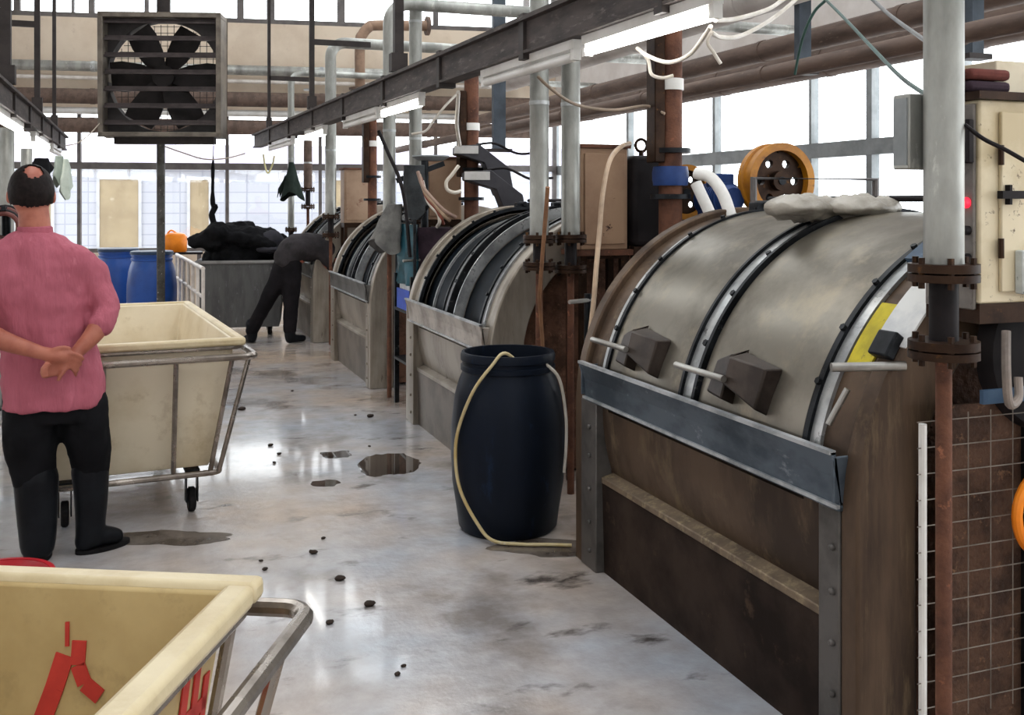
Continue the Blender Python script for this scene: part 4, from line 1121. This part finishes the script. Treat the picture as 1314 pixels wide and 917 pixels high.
# tangle of hoses hanging from a rack by the third machine
tp = P(545, 206, 8.0)
t = thing('hose_rack', 'dark stand with a pale metal dish, between the second and third machines', 'rack', (tp.x, tp.y, 0))
MB().cyl((0, 0, 0), (0, 0, tp.z), .03, n=12).build('post', ring_dark, t)
MB().lathe([(0, 0), (.10, 0), (.15, .03), (.145, .04), (.09, .012), (0, .012)], 28, (.05, 0, tp.z)).build('dish', frame_l, t)
MB().bar((-.22, .02, tp.z-.16), (.16, .02, tp.z-.02), .05, .04).build('arm', ring_dark, t)
cols = [mat('hose_rosy', '#a3897a', '#8a7165', rough=.5, scale=6), hose_b, mat('hose_red_brown', '#8a4a3a', '#6e392d', rough=.5, scale=6), cable_w]
lbs = ['rosy beige hose, uppermost of the bundle fanning out right of the dark stand', 'beige hose in the middle of the bundle fanning out right of the dark stand', 'red brown hose in the bundle beside the dark stand', 'lowest pale hose of the bundle beside the dark stand']
for k in range(4):
    hose('hanging_hose', lbs[k], 'hose', [P(536+k*2, 220+k*4, 7.52), P(543+k*2, 240+k*6, 7.48), P(556+k*2, 256+k*6, 7.46), P(570-k*2, 270+k*5, 7.45), P(585-k*8, 279+k*4, 7.5)], .014, cols[k])
hose('bent_pipe', 'thin pale hooked pipe left of the sheet metal hoods', 'pipe', [P(589, 212, 7.3), P(580, 224, 7.3), P(573, 233, 7.3), P(574, 243, 7.3), P(583, 247, 7.3), P(592, 245, 7.3)], .013, cable_w)
hose('leaning_stick', 'thin black stick leaning in front of the galvanised pipes of the third machine', 'stick', [P(486, 168, 7.5), P(498, 196, 7.45), P(512, 228, 7.4), P(520, 262, 7.4), P(526, 330, 7.4)], .014, cable_k)
def drape(name, label, cat, c, w0, w1, h, m, group=None, th=.05, lean=0, seed=1, d0=None):
    """gathered cloth hanging from c, w0 wide at the top and w1 at the hem"""
    random.seed(seed); ph = random.random()*6
    n, k = 28, 10; vs = []; fs = []
    for j in range(k+1):
        q = j/k; w_ = (w0+(w1-w0)*q)/2
        for i in range(n):
            a = 2*PI*i/n; fold = 1+.18*q*math.sin(5*a+ph+q*1.3)
            vs.append((w_*math.cos(a)*fold+lean*q, (th*(.5+.7*q))*math.sin(a)*fold, -h*q-(.06*q*math.sin(2*a+ph))))
    for j in range(k):
        for i in range(n): fs.append((j*n+i, (j+1)*n+i, (j+1)*n+(i+1) % n, j*n+(i+1) % n))
    fs.append(tuple(range(n))); fs.append(tuple(k*n+i for i in range(n-1, -1, -1)))
    o = MB().add(vs, fs).build(name, m, o=(0, 0, 0), disp=(.09, .02), ang=80)
    o.location = c; o.rotation_euler = (0, 0, -YAW)
    return tag(o, label, cat, group)
drape('hanging_cloth', 'plum dark cloth hanging between the second and third machines', 'cloth', P(562, 292, 7.55), .30, .38, .40, plum, seed=4, th=.09)
drape('hanging_cloth', 'grey bag like cloth hanging before the third machine drum', 'cloth', P(506, 262, 7.7), .12, .24, .32, mat('cloth_grey', '#6d6b67', '#545250', rough=.8, scale=8, bump=.3), seed=5, th=.08, lean=-.06)
drape('hanging_cloth', 'dark sleeve like cloth wrapped round the pipe above the teal sheet', 'cloth', P(531, 212, 7.7), .16, .17, .36, mat('cloth_charcoal', '#3a3d3f', '#2b2d2f', rough=.8, scale=8, bump=.3), seed=6, th=.10, lean=.02)
# cloth on the line at the far window
drape('hanging_cloth', 'dark green cloth hanging at the slim pipe before the back window', 'cloth', P(374, 208, 12.6), .06, .28, .43, dkgreen, seed=7, th=.05, lean=.02)
drape('hanging_cloth', 'small pointed corner of dark cloth left of the dark green cloth', 'cloth', P(368, 225, 12.62), .05, .03, .22, dkgreen, seed=8, th=.03, lean=-.10)
drape('hanging_cloth', 'grey green cloth hanging under the left beam above the bald head', 'cloth', P(76, 200, 9.0), .07, .09, .22, mat('cloth_sage', '#8b948a', '#737c73', rough=.85, scale=7, bump=.3), seed=9, th=.05)
drape('hanging_cloth', 'pale white green cloth hanging beside the grey green one', 'cloth', P(85, 204, 8.9), .04, .10, .30, palegreen, seed=10, th=.05)
drape('hanging_cloth', 'bushy black cloth bundle hanging right behind the bald head', 'cloth', P(53, 203, 8.0), .10, .16, .12, black_cl, seed=11, th=.08)
# the left side at the photo edge
for px, zc, r, lb in ((8, 7.6, .055, 'thick galvanised post at the left edge behind the bald man'), (34, 9.6, .05, 'slimmer galvanised post beside the left edge posts')):
    c = P(px, 300, zc)
    t = thing('post', lb, 'post', (c.x, c.y, 0))
    MB().cyl((0, 0, 0), (0, 0, 2.05 if px > 20 else 2.1), r, n=18).build('shaft', galv, t)
    MB().cyl((0, 0, 0), (0, 0, .02), r*2, n=18).build('foot_plate', ring_dark, t)
c = P(8, 285, 7.2)
t = thing('hose_coil', 'dark coil of hose on a post at the left edge, beside the pink shoulder', 'hose', (c.x, c.y, 0))
for k in range(4):
    MB().tube([(.0+.11*math.cos(a)*(1-.05*k), -.05-.03*k, c.z+.11*math.sin(a)*(1-.05*k)-.01*k) for a in [2*PI*i/20 for i in range(20)]], .016, 8, closed=True).build('loop', cable_k if k % 2 == 0 else mat('hose_dull_red', '#6a3d38', '#55302c', rough=.5, scale=6), t)
MB().cyl((0, 0, 0), (0, 0, c.z+.12), .03, n=12).bar((0, .03, c.z+.1), (0, -.16, c.z+.1), .03, .03).build('post', ring_dark, t)

# ------------------------------------------------------------------ wires overhead
for lb, pts, r, m in (
    ('white wire looping from the nearest lamp end down and back up', [P(818, 62, 4.05), P(832, 72, 3.9), P(858, 80, 3.8), P(885, 70, 3.6), P(905, 45, 3.4), P(912, 34, 3.3)], .008, cable_w),
    ('white wire trailing from the nearest lamp end off to the right', [P(913, 42, 3.3), P(925, 48, 3.4), P(950, 46, 3.6), P(985, 28, 3.8), P(1015, 5, 4.0), P(1035, -15, 4.2)], .008, cable_w),
    ('upper white wire running right from the lamp end bracket', [P(918, 26, 3.3), P(945, 24, 3.5), P(985, 12, 3.7), P(1010, -4, 3.9)], .008, cable_w),
    ('short white wire end dangling under the nearest lamp', [P(824, 66, 4.0), P(832, 78, 4.0), P(836, 95, 4.0), P(850, 100, 4.0), P(864, 97, 4.0)], .007, cable_w),
    ('forked white wire end dangling from the lamp bracket', [P(912, 42, 3.3), P(908, 55, 3.3), P(916, 68, 3.3), P(925, 82, 3.3)], .006, cable_w),
    ('brownish wire drooping from the unlit lamp to the standpipe clamp', [P(690, 98, 4.9), P(705, 112, 4.9), P(730, 130, 5.0), P(755, 138, 5.1), P(790, 141, 5.2), P(830, 136, 5.3), P(853, 146, 5.25)], .008, mat('wire_brown', '#9a8674', '#80705f', rough=.5, scale=6)),
    ('green wire slanting down to the nearest vent pipe', [P(1060, 0, 4.4), P(1085, 25, 4.0), P(1120, 62, 3.4), P(1155, 98, 2.9), P(1187, 121, 2.47)], .006, cable_g),
    ('green wire hanging in a curve before the blue grey hanger', [P(1060, 0, 4.4), P(1045, 15, 4.5), P(1033, 40, 4.6), P(1026, 65, 4.7), P(1020, 95, 4.8)], .007, cable_g),
    ('grey wire slanting across beside the nearest vent pipe top', [P(1115, -5, 4.0), P(1140, 18, 3.7), P(1170, 40, 3.3), P(1190, 54, 3.0)], .007, mat('wire_grey', '#6d6c6b', '#565555', rough=.5, scale=6)),
    ('black wire slanting down across the front of the cream cabinet', [P(1238, 160, 2.36), P(1262, 178, 2.34), P(1290, 192, 2.32), P(1325, 212, 2.3)], .005, cable_k),
    ('white wire hanging from the lit lamp beside the dark hanger', [P(585, 122, 5.9), P(572, 135, 5.8), P(556, 155, 5.8), P(546, 168, 5.8), P(528, 172, 5.8)], .007, cable_w),
    ('pale wire hanging down before the rust brown standpipe of the second machine', [P(588, 118, 6.0), P(587, 140, 6.3), P(586, 160, 6.6), P(590, 186, 7.0)], .012, cable_w),
    ('thin wire swagging below the fan post to the far beam end', [P(212, 188, 11.0), P(232, 195, 11.2), P(262, 204, 11.6), P(290, 203, 12.0), P(314, 197, 12.4)], .008, mat('wire_pale_brown', '#b3a596', '#978a7c', rough=.5, scale=6)),
    ('thin wire from the fan corner down to the left beam', [P(128, 158, 11.0), P(115, 172, 10.8), P(100, 183, 10.6), P(84, 187, 10.4)], .006, mat('wire_pale_brown', '#b3a596')),
    ('yellowish wire end hanging under the far end of the machine beam', [P(338, 198, 12.0), P(340, 212, 12.0), P(344, 222, 12.0), P(350, 210, 12.0), P(352, 200, 12.0)], .010, mat('wire_yellowish', '#d7cf9a', '#beb680', rough=.5, scale=6)),
):
    hose('wire', lb, 'wire', pts, r, m, n=7, group='overhead wires')

# ------------------------------------------------------------------ floor: puddles and bits of dirt
def blob(name, label, cat, c, rx, ry, m, seed, group=None, rz=0):
    random.seed(seed); n = 40; pts = []
    for i in range(n):
        a = 2*PI*i/n; k = 1+.35*noise.noise(Vector((math.cos(a)*1.6+seed*3, math.sin(a)*1.6, seed)))+.15*noise.noise(Vector((math.cos(a)*5, math.sin(a)*5, seed*2)))
        pts.append((rx*k*math.cos(a), ry*k*math.sin(a)))
    b = MB(); vs = [(0, 0, .0016)]+[(x*.98, y*.98, .0016) for x, y in pts]+[(x, y, .0004) for x, y in pts]
    fs = [(0, 1+i, 1+(i+1) % n) for i in range(n)]+[(1+i, 1+n+i, 1+n+(i+1) % n, 1+(i+1) % n) for i in range(n)]
    o = b.add(vs, fs).build(name, m, o=(0, 0, 0), ang=1); o.location = (c[0], c[1], 0); o.rotation_euler = (0, 0, rz)
    return tag(o, label, cat, group)
for px, py, rx, ry, sd, lb in ((497, 596, .19, .24, 1, 'dark puddle on the floor left of the dark blue barrel'), (432, 583, .10, .09, 2, 'small dark wet patch left of the puddle'), (418, 620, .08, .07, 3, 'small dark wet spot below the puddle'),
                           (222, 690, .28, .11, 4, 'dark puddle by the bald man\'s boot'), (720, 702, .28, .12, 5, 'dark wet patch at the foot of the dark blue barrel')):
    zc = FPX*CAM_H/(py-260); p = P(px, py, zc)
    blob('puddle', lb, 'puddle', p, rx, ry, film_m if sd in (4, 5) else puddle_m, sd, rz=-YAW)
random.seed(11)
proto = None
for px, py, s_ in ((310, 526, .030), (475, 535, .026), (402, 710, .020), (436, 744, .022), (474, 777, .022), (423, 800, .016), (340, 731, .014), (347, 572, .018), (358, 583, .016), (352, 594, .014), (375, 502, .014), (456, 533, .012), (415, 691, .012), (474, 573, .012), (510, 866, .012), (518, 855, .01), (335, 720, .010)):
    zc = FPX*CAM_H/(py-260); p = P(px, py, zc)
    if proto is None:
        proto = MB().ell((0, 0, .5), (1, .85, .55), 12, 8).build('debris', rock, o=(0, 0, 0), disp=(.6, .5))
        o = proto
    else:
        o = proto.copy(); COL.objects.link(o)
    o.location = (p.x, p.y, 0); o.scale = (s_, s_, s_*.8); o.rotation_euler = (0, 0, random.random()*6)
    tag(o, 'small dark bit of dirt lying on the wet floor', 'debris', 'bits of dirt on the floor')

# ------------------------------------------------------------------ the bald man in pink
def limb(b, pts, rs, n=14, k=5):
    c = curve_pts(pts, k); rr = []
    for i in range(len(pts)-1):
        for j in range(k): rr.append(rs[i]+(rs[i+1]-rs[i])*j/k)
    rr.append(rs[-1]); b.tube(c, rr, n)
    b.ell(pts[0], (rs[0],)*3, 12, 8); b.ell(pts[-1], (rs[-1],)*3, 12, 8)
man = P(75, 715, FPX*CAM_H/(715-260))
man.z = 0
t = thing('person', 'bald man in a pink shirt seen from behind, hands clasped at his back', 'person', man, -math.atan2(man.x, man.y))
b = MB()
# head, neck, trunk, arms
hc = Vector((-.107, .02, 1.588))
b.ell(hc, (.084, .100, .112), 24, 16)
b.ell(hc+Vector((0, .035, -.055)), (.066, .075, .068), 18, 12)           # jaw and face
b.ell(hc+Vector((0, .115, -.03)), (.014, .022, .022), 10, 8)             # nose
b.ell(hc+Vector((0, .108, -.068)), (.026, .012, .010), 10, 6)            # lips
b.ell(hc+Vector((-.03, .088, .012)), (.024, .014, .010), 10, 6).ell(hc+Vector((.03, .088, .012)), (.024, .014, .010), 10, 6)
for s_ in (-1, 1):
    b.ell(hc+Vector((s_*.087, .0, -.022)), (.012, .02, .032), 10, 8)     # ears
b.loft([(-.09, 0, 1.36, .09, .07), (-.092, .0, 1.42, .066, .064), (-.095, .004, 1.47, .062, .064), (-.10, .012, 1.53, .062, .068)], 20)
b.loft([(-.02, 0, .70, .15, .10), (-.04, 0, .95, .15, .10), (-.07, 0, 1.15, .17, .11), (-.085, 0, 1.28, .18, .10), (-.09, 0, 1.38, .09, .07)], 20)
limb(b, [(.08, .0, 1.30), (.165, -.02, 1.18), (.188, -.07, 1.08)], [.055, .045, .042])
limb(b, [(.188, -.07, 1.08), (.145, -.14, .99), (.075, -.185, .915)], [.044, .042, .029])
limb(b, [(-.28, .0, 1.31), (-.37, -.02, 1.18), (-.385, -.07, 1.08)], [.055, .045, .042])
limb(b, [(-.385, -.07, 1.08), (-.23, -.165, .985), (-.075, -.215, .925)], [.046, .043, .029])
for s_, x in ((0, -.10), (0, .09)): limb(b, [(x, 0, .72), (x*1.0+(.028 if x > 0 else 0), .018, .45), (x+(.04 if x > 0 else .016), .03 if x > 0 else .012, .15)], [.075, .055, .04])
# left hand laid over the right wrist, fingers pointing right and down
limb(b, [(-.075, -.215, .925), (-.03, -.228, .912), (.015, -.234, .905)], [.027, .030, .030])
for k in range(4):
    a = .012*k
    q0 = Vector((.012, -.238+.006*k, .922-.017*k))
    limb(b, [q0, q0+Vector((.038, -.004, -.006-.004*k)), q0+Vector((.068-.006*k, .006, -.020-.006*k)), q0+Vector((.084-.010*k, .022, -.036-.006*k))], [.0105, .0098, .009, .0078], 8, 3)
limb(b, [(-.035, -.235, .928), (-.008, -.248, .938), (.02, -.244, .942), (.042, -.236, .936)], [.012, .011, .010, .009], 8, 3)
# right hand under it, palm out, fingers curling to the left
limb(b, [(.075, -.185, .915), (.045, -.20, .885), (.012, -.212, .868)], [.028, .030, .030])
for k in range(4):
    q0 = Vector((.012-.006*k, -.224, .882-.016*k))
    ln = (1.0, 1.08, 1.02, .82)[k]
    limb(b, [q0, q0+Vector((-.032*ln, -.006, -.006)), q0+Vector((-.058*ln, -.018, -.008)), q0+Vector((-.060*ln, -.036, -.003)), q0+Vector((-.044*ln, -.043, -.001))], [.0105, .0098, .009, .0084, .0075], 8, 3)
limb(b, [(.04, -.218, .868), (.022, -.234, .846), (.008, -.240, .826), (.0, -.242, .808)], [.012, .011, .010, .0085], 8, 3)
body = b.build('body', skin, t, remesh=.0065, smooth_it=3)
# hair: sides and back, crown bare
hb = MB(); n, m = 120, 80; vs = []; keep = []
def hd(i, q):
    th = PI*i/m; ph = 2*PI*q/n
    return Vector((math.sin(th)*math.cos(ph), math.sin(th)*math.sin(ph), math.cos(th)))
idx = {}
def hv(i, q, lay):
    key = (i, q % n, lay)
    if key not in idx:
        d = hd(i, q); g = 1.0 if lay else .93
        jit = 1+.012*noise.noise(d*9)
        idx[key] = len(vs); vs.append(hc+Vector((d.x*.093*g*jit, d.y*.108*g*jit, d.z*.119*g*jit)))
    return idx[key]
fs = []; K = set()
for i in range(m):
    for q in range(n):
        d = (hd(i, q)+hd(i+1, q+1))/2
        w_n = .10*noise.noise(d*7)+.05*noise.noise(d*22)
        crown = (d-Vector((.10, -.58, .80)).normalized()).length < .44+w_n
        face = d.y > .32+w_n*.5
        nape = d.z < -.58+.15*abs(d.x)+w_n*.5
        if not (crown or face or nape): K.add((i, q))
for (i, q) in K:
    fs.append((hv(i, q, 1), hv(i+1, q, 1), hv(i+1, q+1, 1), hv(i, q+1, 1)))
    fs.append((hv(i, q, 0), hv(i, q+1, 0), hv(i+1, q+1, 0), hv(i+1, q, 0)))
    for (di, dq, e) in ((-1, 0, ((i, q), (i, q+1))), (1, 0, ((i+1, q+1), (i+1, q))), (0, -1, ((i+1, q), (i, q))), (0, 1, ((i, q+1), (i+1, q+1)))):
        if (i+di, (q+dq) % n) not in K:
            (a0, a1), (b0_, b1_) = e
            fs.append((hv(a0, a1, 1), hv(b0_, b1_, 1), hv(b0_, b1_, 0), hv(a0, a1, 0)))
hb.add(vs, fs).build('hair', hair_m, t, ang=70)
# shirt
sb = MB()
sb.loft([(-.015, .0, .655, .208, .150), (-.015, .0, .70, .207, .150), (-.025, .0, .82, .200, .146), (-.04, .0, .95, .192, .138), (-.06, .0, 1.08, .205, .140), (-.08, .0, 1.20, .222, .140), (-.088, .0, 1.28, .222, .130), (-.092, .0, 1.34, .185, .112), (-.096, .0, 1.385, .135, .092), (-.10, .0, 1.415, .082, .074)], 28)
limb(sb, [(.065, .0, 1.285), (.125, -.01, 1.225), (.168, -.035, 1.14), (.192, -.075, 1.075)], [.082, .072, .065, .060])
limb(sb, [(.195, -.075, 1.075), (.183, -.10, 1.045), (.168, -.125, 1.018)], [.060, .057, .055])
limb(sb, [(-.265, .0, 1.305), (-.335, -.01, 1.235), (-.385, -.035, 1.14), (-.395, -.075, 1.075)], [.085, .078, .070, .062])
limb(sb, [(-.395, -.075, 1.075), (-.36, -.10, 1.05), (-.335, -.118, 1.032)], [.064, .062, .060])
shirt = sb.build('shirt', pink, t, remesh=.011, smooth_it=4, disp=(.11, .034))
MB().lathe([(.066, 1.39), (.074, 1.395), (.070, 1.445), (.064, 1.452), (.060, 1.445)], 28, (-.092, .004, -.012), None).build('collar', pink, shirt)
# trousers tucked in rubber boots
tb = MB()
tb.loft([(.0, 0, .60, .195, .125), (.0, 0, .68, .195, .13), (-.02, 0, .80, .18, .12), (-.03, 0, .86, .16, .11)], 28)
limb(tb, [(-.105, 0, .66), (-.110, .0, .56), (-.105, .015, .44), (-.092, .02, .33), (-.088, .015, .27)], [.112, .112, .098, .088, .082])
limb(tb, [(.10, 0, .66), (.108, .0, .56), (.128, .02, .45), (.128, .03, .38), (.130, .03, .33)], [.106, .104, .094, .080, .072])
tb.build('trousers', trouser, t, remesh=.012, smooth_it=4, disp=(.12, .025))
for sx, pts, rs, toe, nm in (
        (-1, [(-.088, .015, .35), (-.085, .015, .24), (-.082, .01, .13), (-.082, .01, .065)], [.092, .086, .078, .072], Vector((-.082, .12, .045)), 'left'),
        (1, [(.128, .03, .36), (.132, .035, .25), (.130, .035, .14), (.128, .03, .07)], [.080, .072, .064, .062], Vector((.235, .075, .045)), 'right')):
    bb = MB(); limb(bb, pts, rs, 18)
    heel = Vector(pts[-1]); heel.z = .05
    d = toe-heel; d.z = 0
    for k in range(8):
        q = k/7; c_ = heel+d*q*1.05-d.normalized()*.02
        bb.ell((c_.x, c_.y, .052-.012*q+.012*math.sin(q*3)), (.056-.008*abs(q-.55)*2, .056-.008*abs(q-.55)*2, .052-.014*q), 16, 10)
    bo = bb.build('boot', boot, t, remesh=.009, smooth_it=4)
    so = MB()
    pr = []; dn = d.normalized(); pn = Vector((-dn.y, dn.x, 0)); L_ = d.length
    for i in range(28):
        a = 2*PI*i/28; u = math.cos(a); pr.append(heel+dn*(L_*.5+u*(L_*.5+.065))+pn*math.sin(a)*.058)
    so.add([(p.x, p.y, 0) for p in pr]+[(p.x, p.y, .018) for p in pr], [tuple(range(27, -1, -1)), tuple(range(28, 56))]+[(i, (i+1) % 28, 28+(i+1) % 28, 28+i) for i in range(28)])
    so.build('sole', rubber, bo)

# ------------------------------------------------------------------ worker bending into the far machine
wp = P(372, 440, 11.1); wp.z = 0
t = thing('person', 'worker in dark clothes bending into the farthest machine, legs apart', 'person', (wp.x, wp.y, 0), -YAW)
b = MB()
limb(b, [(.0, .0, .92), (.01, -.02, .50), (.0, .0, .10)], [.09, .06, .045])
limb(b, [(-.06, .03, .92), (-.22, -.03, .52), (-.42, .02, .12)], [.09, .06, .045])
limb(b, [(.0, .0, .95), (.16, .08, 1.03), (.34, .16, 1.03)], [.13, .135, .13], 16)
limb(b, [(.34, .16, 1.03), (.42, .20, 1.0)], [.06, .055])
b.ell((.49, .23, .96), (.09, .085, .10), 18, 12).ell((.53, .25, .91), (.035, .035, .035), 10, 8)
limb(b, [(.34, .05, 1.02), (.38, .06, .88), (.44, .14, .80)], [.05, .04, .035])
limb(b, [(.34, .27, 1.02), (.40, .30, .90), (.46, .26, .80)], [.05, .04, .035])
for c_ in (Vector((.44, .14, .80)), Vector((.46, .26, .80))):
    b.ell(c_+Vector((.03, 0, -.02)), (.04, .022, .03), 10, 8)
    for k in range(4): limb(b, [c_+Vector((.05, -.02+.013*k, -.03)), c_+Vector((.075, -.02+.013*k, -.05)), c_+Vector((.08, -.02+.013*k, -.075))], [.009, .0085, .007], 6, 2)
    limb(b, [c_+Vector((.03, -.025, -.02)), c_+Vector((.05, -.045, -.035)), c_+Vector((.06, -.045, -.055))], [.010, .009, .008], 6, 2)
b.build('body', skin, t, remesh=.012, smooth_it=2)
MB().ell((.485, .225, .985), (.10, .095, .095), 18, 12).build('hair', hair_m, t)
tb = MB()
limb(tb, [(.0, .0, .93), (.02, -.02, .66), (.015, -.02, .45), (.0, .0, .16)], [.135, .105, .085, .075])
limb(tb, [(-.03, .02, .93), (-.13, -.01, .68), (-.24, -.03, .48), (-.42, .02, .14)], [.135, .105, .085, .07])
tb.build('trousers', mat('worker_trousers', '#1f1c1f', '#151315', rough=.8, scale=6, bump=.3, bscale=15), t, remesh=.016, smooth_it=3, disp=(.12, .02))
sb = MB()
limb(sb, [(-.03, .0, .93), (.04, .03, 1.02), (.18, .09, 1.05), (.35, .165, 1.03)], [.15, .165, .165, .14], 18)
limb(sb, [(.33, .05, 1.03), (.385, .06, .90), (.425, .12, .82)], [.075, .06, .05]); limb(sb, [(.33, .27, 1.03), (.40, .29, .92), (.445, .27, .825)], [.075, .06, .05])
sb.build('jacket', mat('worker_jacket', '#3a3638', '#2a2728', rough=.85, scale=6, bump=.3, bscale=15), t, remesh=.016, smooth_it=3, disp=(.12, .03))
for heel, toe in ((Vector((.0, .0, .05)), Vector((.10, .14, .04))), (Vector((-.42, .02, .05)), Vector((-.50, .13, .04)))):
    bb = MB(); limb(bb, [heel+Vector((0, 0, .16)), heel+Vector((0, 0, .02))], [.07, .058])
    for k in range(6):
        q = k/5; c_ = heel.lerp(toe, q); bb.ell((c_.x, c_.y, .05-.012*q), (.052, .052, .05-.012*q), 14, 9)
    bb.build('boot', boot, t, remesh=.014, smooth_it=2)
